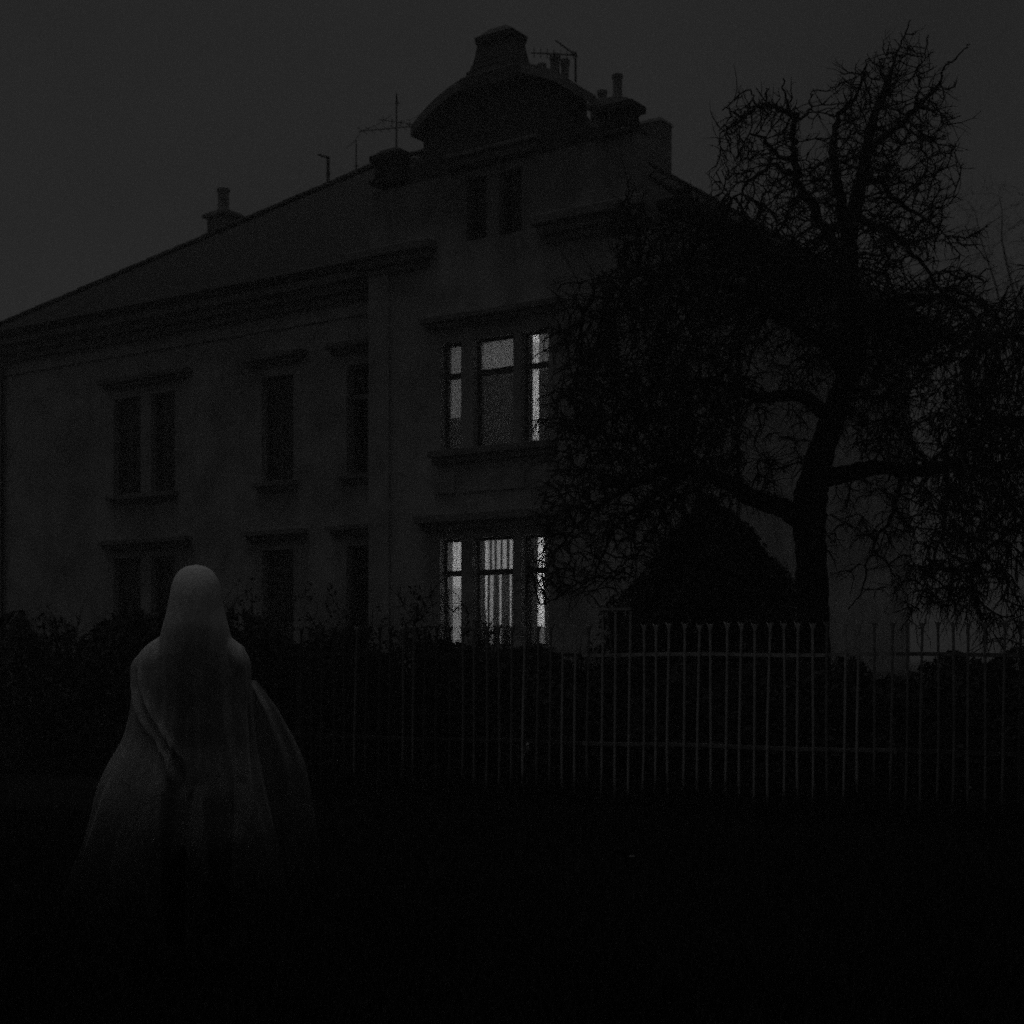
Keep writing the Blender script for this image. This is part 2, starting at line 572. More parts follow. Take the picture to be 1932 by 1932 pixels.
# curved gable over the bay
gm = MB()
prof = [(-1.80, 11.023), (1.80, 11.023), (1.80, 11.78)]
cz, rr = 12.72 - 2.80, 2.80
for i in range(17):
    a = -1.80 + 3.6 * (1 - i / 16)
    prof.append((a, cz + math.sqrt(rr * rr - a * a)))
prof.append((-1.80, 11.78))
gm.prism(prof, 0.0, 0.5)
gm.build('gable_wall', M['gable'], villa)
c = MB()      # arched coping, one swept band
arc = []
ro = 2.95
for i in range(25):
    a = -1.98 + 3.96 * i / 24
    arc.append((a, cz + math.sqrt(ro * ro - a * a)))
for i in range(24):
    (x0, z0), (x1, z1) = arc[i], arc[i + 1]
    n0 = len(c.v)
    for y in (-0.20, 0.56):
        c.v += [(x0, y, z0 - 0.20), (x1, y, z1 - 0.20), (x1, y, z1), (x0, y, z0)]
    q = [(0, 1, 2, 3), (7, 6, 5, 4), (3, 2, 6, 7), (4, 5, 1, 0)]
    if i == 0: q.append((0, 3, 7, 4))
    if i == 23: q.append((1, 5, 6, 2))
    c.f += [tuple(n0 + t for t in f) for f in q]
c.build('arched_coping', M['stone'], villa)
c = MB()
c.box(-1.02, 1.02, -0.16, -0.003, 11.10, 11.26)
c.box(-1.12, 1.12, -0.24, -0.003, 11.263, 11.34)
c.build('gable_band', M['stone'], villa, bevel=0.01)
# parapet shoulders with scrolls
for sg in (-1, 1):
    c = MB()
    pr = []
    for i in range(9):
        t = i / 8
        pr.append((sg * (1.803 + 0.62 * t), 11.78 - 0.52 * math.sin(t * math.pi / 2)))
    pr = [(sg * 1.803, 11.023)] + pr + [(sg * 2.423, 11.023)]
    if sg > 0:
        pr = pr[::-1]
    c.prism(pr, 0.08, 0.4)
    c.build('gable_shoulder', M['gable'], villa)
    c = MB()
    path = [(sg * (2.24 - 0.13 * (1 - t * .75) * math.cos(t * 9)), 0.22, 11.52 + 0.13 * (1 - t * .75) * math.sin(t * 9)) for t in [i / 24 for i in range(25)]]
    c.tube(path, 0.03, 6)
    c.build('scroll', M['stone'], villa, smooth=True)
# corner piers with caps
for s in (-2.74, 2.72):
    c = MB()
    c.box(s - 0.44, s + 0.44, -0.12, 0.46, 11.025, 11.12)
    c.box(s - 0.36, s + 0.36, -0.04, 0.38, 11.123, 11.42, top=0.88)
    c.box(s - 0.34, s + 0.34, -0.03, 0.37, 11.423, 11.48)
    c.box(s - 0.42, s + 0.42, -0.11, 0.45, 11.483, 11.62)
    c.box(s - 0.37, s + 0.37, -0.07, 0.41, 11.623, 11.73, top=0.6)
    p_ = c.build('corner_pier', M['pier'], villa, bevel=0.015)
    if s < 0:
        p_.scale = (1, 1, 1.012)
# crowning pedestal
c = MB()
c.box(-0.72, 0.72, -0.22, 0.58, 12.52, 12.80)
c.box(-0.61, 0.61, -0.16, 0.52, 12.803, 12.92)
c.box(-0.54, 0.54, -0.14, 0.50, 12.923, 13.04, top=0.95)
c.box(-0.49, 0.49, -0.11, 0.47, 13.043, 13.42, top=0.84)
c.box(-0.43, 0.43, -0.09, 0.45, 13.423, 13.58, top=1.06)
c.box(-0.42, 0.42, -0.07, 0.43, 13.583, 13.74, top=0.5)
c.build('crown_pedestal', M['gable'], villa, bevel=0.02)

# windows: frame with its bars, panes behind as sub-parts
def window(s0, s1, z0, z1, yw, lit=False, tr=None, mull=False, m=None, depth=0.17):
    m = m or M['frame']
    f = MB()
    fw = 0.055
    y0, y1 = yw + depth, yw + depth + 0.06
    f.box(s0 + .002, s0 + fw, y0, y1, z0 + .002, z1 - .002)
    f.box(s1 - fw, s1 - .002, y0, y1, z0 + .002, z1 - .002)
    f.box(s0 + fw + .001, s1 - fw - .001, y0, y1, z0 + .002, z0 + fw)
    f.box(s0 + fw + .001, s1 - fw - .001, y0, y1, z1 - fw, z1 - .002)
    zs = [z0 + fw, z1 - fw]
    if tr:
        f.box(s0 + fw + .001, s1 - fw - .001, y0 - 0.03, y1, tr - 0.055, tr + 0.055)
        zs = [z0 + fw, tr - 0.055, tr + 0.055, z1 - fw]
    if mull:
        mid = (s0 + s1) / 2
        f.box(mid - 0.03, mid + 0.03, y0 - 0.012, y1 - .004, z0 + fw + .001, (tr or z1) - (0.056 if tr else fw + .001))
    o = f.build('window', m, villa)
    for i in range(0, len(zs), 2):
        p = MB()
        yy = y0 + 0.03
        p.quad((s0 + fw * .6, yy, zs[i] - .01), (s1 - fw * .6, yy, zs[i] - .01), (s1 - fw * .6, yy, zs[i + 1] + .01), (s0 + fw * .6, yy, zs[i + 1] + .01))
        p.build('pane', M['glass'], o)
    return o
for i, (a, b_, z0, z1) in enumerate(wing_win):
    window(a, b_, z0, z1, WY, tr=z1 - 0.68, mull=True, m=M['frame'] if (a < -8 or i % 3) else M['frame_pale'])
for a, b_ in bay_cols:
    window(a, b_, 5.50, 7.66, 0, True, 7.00, m=M['frame'])
    window(a, b_, 1.56, 3.72, 0, True, 3.03, m=M['frame'])
for a in attic:
    window(*a, 0, tr=None, m=M['frame'])
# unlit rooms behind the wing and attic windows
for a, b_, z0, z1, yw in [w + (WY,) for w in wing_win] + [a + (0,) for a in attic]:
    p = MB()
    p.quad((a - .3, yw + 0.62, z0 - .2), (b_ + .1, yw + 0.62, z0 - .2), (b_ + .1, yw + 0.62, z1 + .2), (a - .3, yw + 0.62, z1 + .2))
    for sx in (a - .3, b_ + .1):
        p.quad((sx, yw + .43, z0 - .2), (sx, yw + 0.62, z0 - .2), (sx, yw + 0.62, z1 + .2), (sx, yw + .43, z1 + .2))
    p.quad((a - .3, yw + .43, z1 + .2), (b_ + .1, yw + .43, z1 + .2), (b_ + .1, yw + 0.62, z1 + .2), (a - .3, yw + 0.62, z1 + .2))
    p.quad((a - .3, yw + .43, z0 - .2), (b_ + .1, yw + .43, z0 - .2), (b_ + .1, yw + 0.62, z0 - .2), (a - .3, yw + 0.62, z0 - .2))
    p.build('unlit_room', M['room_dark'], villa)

# lit rooms
def room(z0, z1):
    p = MB()
    x0, x1, y0, y1 = -2.80, 2.95, 0.43, 3.6
    p.quad((x0, y1, z0), (x1, y1, z0), (x1, y1, z1), (x0, y1, z1))
    p.quad((x0, y0, z0), (x0, y1, z0), (x0, y1, z1), (x0, y0, z1))
    p.quad((x1, y0, z0), (x1, y1, z0), (x1, y1, z1), (x1, y0, z1))
    p.quad((x0, y0, z0), (x1, y0, z0), (x1, y1, z0), (x0, y1, z0))
    p.quad((x0, y0, z1), (x1, y0, z1), (x1, y1, z1), (x0, y1, z1))
    return p.build('room', M['room'], villa)
room(0.95, 4.25)
room(4.85, 8.25)

def lamp(z, label, power):
    p = V_MAT @ Vector((-0.4, 2.7, z))
    t = empty('ceiling_lamp', p)
    tag(t, label, 'lamp', 'ceiling lamps in the lit rooms')
    c = MB()
    c.lathe([(0.02, 0.55), (0.02, 0.16)], n=8)
    c.build('cord', M['metal'], t)
    c = MB()
    c.lathe([(0.05, 0.17), (0.16, 0.13), (0.21, 0.0), (0.16, -0.13), (0.05, -0.17)], n=20)
    c.build('shade', emit_mat('lamp_glow', power), t, smooth=True)
LAMP_UP, LAMP_LO = 215.0, 350.0
lamp(3.15, 'glowing round ceiling lamp behind the lower lit window', LAMP_LO)
lamp(7.05, 'glowing round ceiling lamp behind the upper lit window', LAMP_UP)

# curtains: panels hang just behind the glass
def curtain(label, panels, yc=0.33, cat='curtain'):
    """panels: (s0, s1, z0, z1, material); s as seen in the window plane"""
    t = empty('curtain', V_MAT @ Vector((panels[0][0], yc, panels[0][2])), -TH)
    tag(t, label, cat, 'curtains in the lit bay windows')
    ox, oz = panels[0][0], panels[0][2]
    for s0, s1, z0, z1, m in panels:
        sh = -0.71 * yc
        c = MB()
        n = max(6, int((s1 - s0) / 0.012))
        v0 = []
        for j, z in enumerate((z0, (z0 + z1) / 2, z1)):
            for i in range(n + 1):
                a = s0 + (s1 - s0) * i / n
                fold = 0.012 * math.sin(a * 62 + 0.4 * math.sin(z * 2)) + 0.01 * math.sin(a * 23 + z)
                c.v.append((a + sh - ox + 0.004 * math.sin(z * 3 + a * 9), fold, z - oz))
        for j in range(2):
            for i in range(n):
                q = j * (n + 1) + i
                c.f.append((q, q + 1, q + n + 2, q + n + 1))
        c.build('curtain_panel', M[m], t, smooth=True)
T0, T1 = 3.00, 3.75
curtain('striped gathered curtain in the middle lower lit window', [
    (-0.62, -0.262, 3.0, 3.76, 'drape'), (-0.148, -0.10, 3.0, 3.76, 'drape'), (-0.026, 0.026, 3.0, 3.76, 'drape'),
    (0.116, 0.172, 3.0, 3.76, 'drape'), (0.277, 0.335, 3.0, 3.76, 'drape'), (0.405, 0.7, 3.0, 3.76, 'drape'),
    (-0.62, -0.265, 1.5, 3.0, 'drape'), (-0.20, -0.135, 1.5, 3.0, 'drape'), (-0.075, 0.095, 1.5, 3.0, 'drape'),
    (0.135, 0.345, 1.5, 3.0, 'drape'), (0.395, 0.7, 1.5, 3.0, 'drape'), (-0.27, 0.40, 1.5, 1.98, 'sheer')])
curtain('curtain drawn half aside in the narrow lower lit window beside the dark wing', [
    (-1.50, -1.245, 1.5, 3.76, 'drape'), (-1.245, -1.08, 1.5, 3.76, 'dim'), (-0.985, -0.972, 3.0, 3.76, 'drape'),
    (-1.08, -0.70, 1.5, 2.75, 'net')])
curtain('curtain edge in the lower lit window partly hidden by twigs', [
    (0.50, 1.01, 1.5, 3.76, 'drape'), (1.17, 1.6, 1.5, 3.76, 'drape'), (0.99, 1.17, 1.5, 1.95, 'sheer')])
curtain('pale sheer curtain filling the wide upper lit window', [
    (-0.62, 0.7, 7.0, 7.7, 'sheer'), (-0.62, 0.7, 5.45, 7.0, 'drape')])
curtain('grey sheer curtain in the dimmest narrow upper lit window', [
    (-1.50, -1.12, 5.45, 7.7, 'drape'), (-1.12, -0.7, 6.2, 7.7, 'sheer'), (-1.12, -0.7, 5.45, 6.2, 'drape')])
curtain('curtain leaving one bright strip in the upper lit window by the tree', [
    (0.50, 0.86, 5.45, 7.7, 'drape'), (0.945, 0.965, 5.45, 7.7, 'sheer'), (1.03, 1.6, 6.95, 7.7, 'sheer'), (1.03, 1.6, 5.45, 6.95, 'drape')])
t = empty('curtain', V_MAT @ Vector((-6.9, 1.0, 5.4)), -TH)
tag(t, 'pale unlit curtain inside the single window of the dark upper wing', 'curtain')
c = MB()
for i in range(31):
    a = 0.36 + 0.24 * i / 30
    for z in (0.0, 1.55):
        c.v.append((a, 0.02 * math.sin(a * 60), z))
c.f = [(2 * i, 2 * i + 2, 2 * i + 3, 2 * i + 1) for i in range(30)]
c.build('curtain_panel', M['curtain_unlit'], t, smooth=True)

# chimneys
def chimney(s, y, w, d, z0, z1, pots, m=None):
    c = MB()
    c.box(s - w / 2, s + w / 2, y - d / 2, y + d / 2, z0, z1 - 0.16)
    o = c.build('chimney', m or M['chimney'], villa)
    c = MB()
    c.box(s - w * .5 - .12, s + w * .5 + .12, y - d / 2 - .12, y + d / 2 + .12, z1 - 0.158, z1 - 0.06)
    c.box(s - w * .5 - .05, s + w * .5 + .05, y - d / 2 - .05, y + d / 2 + .05, z1 - 0.058, z1)
    c.build('chimney_cap', M['stone'], o, bevel=0.01)
    for px, h, r in pots:
        c = MB()
        c.lathe([(r * 1.05, z1 + .002), (r * 1.05, z1 + .08), (r * .85, z1 + .12), (r * .8, z1 + h - .1), (r, z1 + h - .08), (r, z1 + h)], s + px, y, 14)
        c.build('chimney_pot', M['chimney'], o, smooth=False)
    return o
chimney(-15.5, 7.7, 0.75, 0.6, 10.4, 14.55, [(0.0, 0.72, 0.20)])
chimney(-4.36, 8.5, 1.3, 0.75, 13.8, 15.5, [])
chimney(-2.16, 7.9, 0.8, 0.6, 13.4, 15.08, [(-0.24, 0.34, 0.13), (0.2, 0.64, 0.14)])
c = MB()
c.box(-2.30, -1.68, 9.55, 10.15, 12.9, 15.02)
o = c.build('chimney', M['chimney'], villa)
c = MB()
c.box(-2.34, -1.64, 9.51, 10.19, 15.023, 15.12, top=0.9)
c.build('chimney_cap', M['stone'], o)
c = MB()
pth = [(3.46, 4.25, 0.3), (3.46, 4.25, 9.3)]
c.tube([(3.09, 4.35, 0.2), (3.09, 4.35, 9.2), (3.3, 4.35, 9.5)], 0.05, 8)
c.build('drainpipe', M['metal'], villa, smooth=True)
c = MB()
c.tube([(-16.40, WY - .08, 0.2), (-16.40, WY - .08, 8.9), (-16.40, WY - .4, 9.3)], 0.055, 8)
c.build('drainpipe', M['metal'], villa, smooth=True)

# aerials on the roof: a mast, a boom and its rods
def aerial(loc, h, label, booms, stays=(), r=0.022):
    t = empty('roof_aerial', loc)
    tag(t, label, 'aerial', 'aerials on the villa roof')
    MB().tube([(0, 0, -1.1), (0, 0, h)], r, 6).build('mast', M['metal'], t)
    for z, p0, p1, rods, rl in booms:
        a, b2 = Vector(p0), Vector(p1)
        o = MB().tube([a + Vector((0, 0, z)), b2 + Vector((0, 0, z))], r * .75, 5).build('boom', M['metal'], t)
        dv = (b2 - a).normalized()
        side = dv.cross(Vector((0, 0, 1))).normalized()
        for i in range(rods):
            q = a.lerp(b2, (i + .5) / rods) + Vector((0, 0, z))
            vec = (Vector((0, 0, 1)) if rl < 0 else side) * abs(rl) * (1 - .3 * i / max(1, rods))
            MB().tube([q - vec, q + vec], r * .45, 4).build('rod', M['metal'], o)
    for p0, p1 in stays:
        MB().tube([p0, Vector(p0).lerp(Vector(p1), .5) - Vector((0, 0, .06)), p1], r * .4, 4).build('stay_wire', M['metal'], t)
    return t
q = pt(619, 352, 40.9)
aerial(q, 0.82, 'short stub aerial with a bent head lowest on the roof slope', [(0.78, (-0.28, 0, 0.10), (0.05, 0, 0), 2, 0.12), (0.35, (-.05, 0, 0), (0.06, 0, 0), 1, 0.1)], r=0.045)
q = pt(672, 330, 41.0)
aerial(q, 0.95, 'thinnest plain aerial mast between the stub and the tall aerial', [(0.25, (-.06, 0, 0), (.08, 0, 0), 1, .1)], r=0.018)
q = pt(748, 300, 41.2)
aerial(q, 1.80, 'tall aerial with long crossed booms beside the curved gable', [
    (0.92, (-1.10, 0.5, 0.02), (0.75, -0.3, -0.10), 8, 0.28),
    (1.00, (-0.5, 0.2, 0.16), (0.5, -0.2, -0.12), 4, -0.12), (1.55, (-.04, 0, 0), (.10, 0, 0), 1, -.1)],
    [((0, 0, 1.0), (0.85, -.2, 1.25)), ((-1.0, .5, .96), (-0.15, 0, 1.2)), ((-1.0, .5, .96), (-1.5, .8, .55))])
q = pt(1086, 240, 38.5)
aerial(q, 1.95, 'aerial with a frame of upright rods behind the crown of the gable', [
    (1.86, (-1.15, 0.2, 0.14), (0.03, 0, 0), 7, -0.13), (1.82, (-0.52, 0, 0.42), (0.05, 0, 0), 2, -.05), (1.0, (0, 0, 0), (0.7, 0, -0.35), 1, 0.05)], r=0.03)
# metal flues on the wide chimney behind the gable
for i, (fx, y0, y1, r) in enumerate(((1022, 118, 215, .10), (1047, 100, 215, .12), (1066, 110, 215, .10))):
    p0 = pt(fx, y1, 38.9)
    hgt = (y1 - y0) / 2817 * 38.9
    o = MB().lathe([(r, 0), (r, hgt - .2), (r * 1.25, hgt - .18), (r * 1.25, hgt - .05), (r * .6, hgt)], n=12).build('metal_flue', M['chimney'])
    o.location = p0
    tag(o, ['shortest metal flue nearest the gable crown', 'tallest metal flue in the middle behind the gable', 'metal flue next to the aerial mast behind the gable'][i], 'flue', 'metal flues behind the gable')

# ------------------------------------------------------------------ iron fence
FT = math.atan(0.45)
FD = Vector((math.cos(FT), -math.sin(FT), 0))
def fence_pt(fx):
    u = (fx - 966) / 2817
    z = 13.8 / (1 + 0.45 * u)
    return Vector((u * z, z, 0))
F0 = fence_pt(1210)
fence = empty('iron_fence', F0, -FT)
tag(fence, 'pale iron railing fence with flared finials and two rails in front of the villa', 'fence')
def picket_mesh(top, fin, bend=0.0, m='iron'):
    p = MB()
    zt = top - (0.07 if fin else 0)
    p.tube([(bend * math.sin(math.pi * k_ / 6), bend * .5 * math.sin(2 * math.pi * k_ / 6), -.03 + (zt + .03) * k_ / 6) for k_ in range(7)], 0.0115, 4)
    if fin:
        # flared fishtail head
        p.prism([(-0.011, top - .07), (0.011, top - .07), (0.016, top - .045), (0.034, top), (0.012, top - .022), (0.0, top - .012), (-0.012, top - .022), (-0.034, top), (-0.016, top - .045)], -0.008, 0.008)
    me = p.mesh('picket')
    me.materials.append(M[m])
    return me
pks = {m_: [picket_mesh(1.68, True, b_, m_) for b_ in (0, .004, -.006, .011, -.014)] for m_ in ('iron', 'iron_half_shade', 'iron_shade')}
pk_tall = picket_mesh(1.79, False)
SP = 0.1275
rp = random.Random(8)
nl = int((fence_pt(560) - F0).length / SP)
nr = int((fence_pt(2260) - F0).length / SP)
for i in range(-nl, nr + 1):
    tall = i in (-1, -2, -3)
    u_ = i + rp.uniform(-7, 7)
    st = 'iron_shade' if u_ < -18 or u_ > 26 else 'iron_half_shade' if u_ < -5 or u_ > 16 else 'iron'  # shade in the colour: pickets darken away from the middle
    o = bpy.data.objects.new('picket', pk_tall if tall else rp.choice(pks[st]))
    COL.objects.link(o)
    o.parent = fence
    o.location = (i * SP + rp.uniform(-.004, .004), rp.uniform(-.002, .002), rp.uniform(-.008, .008))
    o.rotation_euler = (rp.uniform(-.006, .006), rp.uniform(-.010, .010) + 0.008, rp.uniform(-.15, .15))
for z, tones in ((1.40, ('iron_shade', 'iron', 'iron_half_shade')), (0.60, ('iron_shade', 'iron_half_shade', 'iron_shade'))):
    cuts = [-nl * SP - .1, -4.5 * SP, 17.5 * SP, nr * SP + .1]
    for k_ in range(3):                                  # three lengths, the outer ones coloured darker as if in shade
        c = MB()
        n = 10
        x0, x1 = cuts[k_] + .002, cuts[k_ + 1] - .002
        path = [(x0 + (x1 - x0) * i / n, 0.018, z + 0.006 * math.sin((x0 + (x1 - x0) * i / n) * 3.4)) for i in range(n + 1)]
        for i in range(n):
            a, b2 = path[i], path[i + 1]
            n0 = len(c.v)
            for y in (0.012, 0.034):
                c.v += [(a[0], y, a[2] - .016), (b2[0], y, b2[2] - .016), (b2[0], y, b2[2] + .016), (a[0], y, a[2] + .016)]
            c.f += [tuple(n0 + t for t in f) for f in [(0, 1, 2, 3), (7, 6, 5, 4), (3, 2, 6, 7), (4, 5, 1, 0)]]
        c.build('rail', M[tones[k_]], fence)
c = MB()
c.box(-3 * SP - .03, -SP + .03, -0.022, 0.022, 1.795, 1.82)
c.build('post_cap', M['iron'], fence)
for xx in (-nl * SP - .03, 3.55):
    c = MB()
    c.box(xx - .025, xx + .025, 0.04, 0.09, 0.0, 1.46)
    c.build('post', M['iron_shade'], fence)
# gravel yard behind the fence, by the side of the villa
g = MB()
yard = [(-2.0, 24.5), (3.0, 15.2), (16, 15.0), (34, 30), (26, 58), (12, 40)]
g.v = [(x, y, 0.012) for x, y in yard]
g.f = [tuple(range(len(yard)))]
tag(g.build('path', M['gravel']), kind='structure')

# ------------------------------------------------------------------ trees and shrubs
def segs_mesh(name, A, B2, ra, rb, m, parent, sides=3):
    """thin tapered twigs, every one a small tube"""
    A, B2 = np.asarray(A), np.asarray(B2)
    ra, rb = np.asarray(ra)[:, None], np.asarray(rb)[:, None]
    d = B2 - A
    L = np.linalg.norm(d, axis=1, keepdims=True) + 1e-9
    d = d / L
    ref = np.where(np.abs(d[:, 2:3]) < 0.9, np.array([[0, 0, 1.0]]), np.array([[1.0, 0, 0]]))
    u = np.cross(d, ref)
    u /= np.linalg.norm(u, axis=1, keepdims=True) + 1e-9
    w = np.cross(d, u)
    n = len(A)
    V = np.zeros((n, 2 * sides, 3))
    for k in range(sides):
        a = 2 * math.pi * k / sides
        o = u * math.cos(a) + w * math.sin(a)
        V[:, k] = A + o * ra - d * ra * 0.3
        V[:, sides + k] = B2 + o * rb
    base = (np.arange(n) * 2 * sides)[:, None, None]
    q = np.array([[k, (k + 1) % sides, sides + (k + 1) % sides, sides + k] for k in range(sides)])[None]
    F = (base + q).reshape(-1, 4)
    return raw_mesh(name, V.reshape(-1, 3), F, m, parent)

def colonise(seeds, attract, step, infl, kill, rng, iters=140, droop=0.0, jit=0.25, gnarl=0.0):
    """grow branches from seed nodes towards the attraction points"""
    P = [np.array(s, dtype=float) for s in seeds]
    par = [-1] * len(P)
    att = np.array(attract)
    for it in range(iters):
        if len(att) < 12:
            break
        kd = kdtree.KDTree(len(P))
        for i, p in enumerate(P):
            kd.insert(p, i)
        kd.balance()
        acc = {}
        keep = np.ones(len(att), bool)
        for i, a in enumerate(att):
            co, idx, dist = kd.find(a)
            if dist < kill:
                keep[i] = False
                continue
            if dist < infl:
                v = (a - P[idx]) / dist
                if idx in acc: acc[idx] += v
                else: acc[idx] = v.copy()
        att = att[keep]
        if not acc:
            infl *= 1.5
            if infl > 6: break
            continue
        grew = 0
        for idx, v in acc.items():
            n = np.linalg.norm(v)
            if n < 1e-6: continue
            v = v / n + rng.normal(0, jit, 3) + np.array([0, 0, -droop])
            v /= np.linalg.norm(v)
            P.append(P[idx] + v * step * rng.uniform(.75, 1.2))
            par.append(idx)
            grew += 1
        if grew == 0: break
        if len(P) > 26000: break
    return np.array(P), np.array(par)

def pipe_radii(par, nseed, tip, expo=2.3):
    n = len(par)
    w = np.zeros(n)
    for i in range(n - 1, -1, -1):
        if w[i] == 0: w[i] = 1.0
        if par[i] >= 0: w[par[i]] += w[i]
    return tip * w ** (1 / expo)

def twigs(P, D, rng, per, lmin, lmax, r, droop, upbias, segs=3, spread=1.0, keep=0.6, bend=0.3):
    """twigs that leave the given nodes mostly along the branch; droop may differ from node to node"""
    A, B2, RA, RB = [], [], [], []
    n = len(P)
    droop = np.broadcast_to(np.asarray(droop, float), (n,))
    for k in range(per):
        cur = P.copy()
        d = D * keep + rng.normal(0, spread, (n, 3)) * 0.5
        d[:, 2] += upbias - droop
        d /= np.linalg.norm(d, axis=1, keepdims=True) + 1e-9
        L = lmin + (lmax - lmin) * rng.uniform(0, 1, (n, 1)) ** 2.0
        L /= segs
        rad = np.full(n, r) * rng.uniform(.7, 1.2, n)
        for s in range(segs):
            d = d + rng.normal(0, bend, (n, 3))
            d[:, 2] -= droop * .6
            d /= np.linalg.norm(d, axis=1, keepdims=True) + 1e-9
            nxt = cur + d * L
            r2 = rad * (0.75 if s < segs - 1 else 0.5)
            A.append(cur); B2.append(nxt); RA.append(rad); RB.append(r2)
            if s > 0:                                 # a side shoot
                sd2 = d + rng.normal(0, 0.6, (n, 3))
                sd2 /= np.linalg.norm(sd2, axis=1, keepdims=True)
                A.append(cur); B2.append(cur + sd2 * L * rng.uniform(.4, 1.1, (n, 1))); RA.append(rad * .7); RB.append(rad * .35)
            cur, rad = nxt, r2
    return np.concatenate(A), np.concatenate(B2), np.concatenate(RA), np.concatenate(RB)

def smooth_path(pts, n):
    """Catmull-Rom through points (with radius as 4th value)"""
    P = [np.array(p, float) for p in pts]
    P = [2 * P[0] - P[1]] + P + [2 * P[-1] - P[-2]]
    out = []
    for i in range(1, len(P) - 2):
        for k in range(n):
            t = k / n
            out.append(0.5 * ((2 * P[i]) + (-P[i - 1] + P[i + 1]) * t + (2 * P[i - 1] - 5 * P[i] + 4 * P[i + 1] - P[i + 2]) * t ** 2 + (-P[i - 1] + 3 * P[i] - 3 * P[i + 1] + P[i + 2]) * t ** 3))
    out.append(P[-2])
    return out

def ell(rng, n, fx, fy, rx, ry, d, rd):
    """points in an ellipsoid of the crown (centre and radii read off the view, real depth d +- rd)"""
    c = np.array(pt(fx, fy, d))
    s = d / 2817
    v = rng.normal(0, 1, (n, 3))
    v /= np.linalg.norm(v, axis=1, keepdims=True)
    v *= rng.uniform(0.05, 1, (n, 1)) ** (1 / 2.6) * np.where(rng.uniform(0, 1, (n, 1)) < .22, rng.uniform(1, 1.45, (n, 1)), 1)
    return c + v * np.array([rx * s, rd, ry * s])

def bare_tree(name, label, D, limbs, clumps, seed, base=None, step=0.115, infl=1.2, kill=0.17, tip=0.0085, per=2, tl=(.06, .2), droop=0.05, group=None, limb_name='limb', twig_r=0.0075, jit=0.2, holes=(), hang=.32):
    rng = np.random.RandomState(seed)
    t = empty(name, base)
    tag(t, label, 'tree', group)
    inv = Vector(base)
    seeds = []
    for i, (kind, pts) in enumerate(limbs):
        pp = [tuple(pt(a, b, D + dz)) + (r,) for a, b, dz, r in pts]
        path = smooth_path(pp, 7)
        rad = []
        loc = []
        walk = np.zeros(3)
        for j, q in enumerate(path):
            walk = walk * .8 + rng.normal(0, 0.016, 3)
            wob = walk * (1 if 0 < j < len(path) - 1 else 0) * (.35 if kind == 'trunk' else 1)
            loc.append(Vector(q[:3] + wob) - inv)
            rad.append(max(q[3] * rng.uniform(.93, 1.08), 0.008))
            seeds.append(q[:3] + wob)
        MB().tube(loc, rad, 12 if kind == 'trunk' else 8).build(kind, M['bark'], t, smooth=True)
    att = np.concatenate([ell(rng, *c) for c in clumps])
    if holes:                                     # open places in the crown
        keep = np.ones(len(att), bool)
        px = att[:, 0] / att[:, 1] * 2817 + 966
        py = 1235 - (att[:, 2] - EYE) / att[:, 1] * 2817
        for hx_, hy_, ha_, hb_, kp in holes:
            q_ = ((px - hx_) / ha_) ** 2 + ((py - hy_) / hb_) ** 2
            keep &= (q_ > rng.uniform(.75, 1.25, len(att))) | (rng.uniform(0, 1, len(att)) < kp)
        att = att[keep]
    P, par = colonise(seeds, att, step, infl, kill, rng, droop=droop, jit=jit)
    ns = len(seeds)
    rad = pipe_radii(par, ns, tip)
    ch = np.arange(ns, len(P))
    A, B2 = P[par[ch]], P[ch]
    ra = np.minimum(rad[par[ch]], rad[ch] * 1.5)
    ra = np.minimum(ra, 0.05)
    o = np.array(base)
    dirs = B2 - A
    dirs /= np.linalg.norm(dirs, axis=1, keepdims=True)
    thin = rad[ch] < tip * 6
    dz_ = np.interp(B2[thin][:, 2], [2.0, 4.6, 6.2, 7.2], [hang, hang, .05, -.10])
    TA, TB, TR, TS = twigs(B2[thin], dirs[thin], rng, per, tl[0], tl[1], twig_r, dz_, 0.0)
    segs_mesh('crown', np.concatenate([A, TA]) - o, np.concatenate([B2, TB]) - o,
              np.concatenate([ra, TR]), np.concatenate([np.minimum(rad[ch], .05), TS]), M['twig'], t)
    return t, len(P)

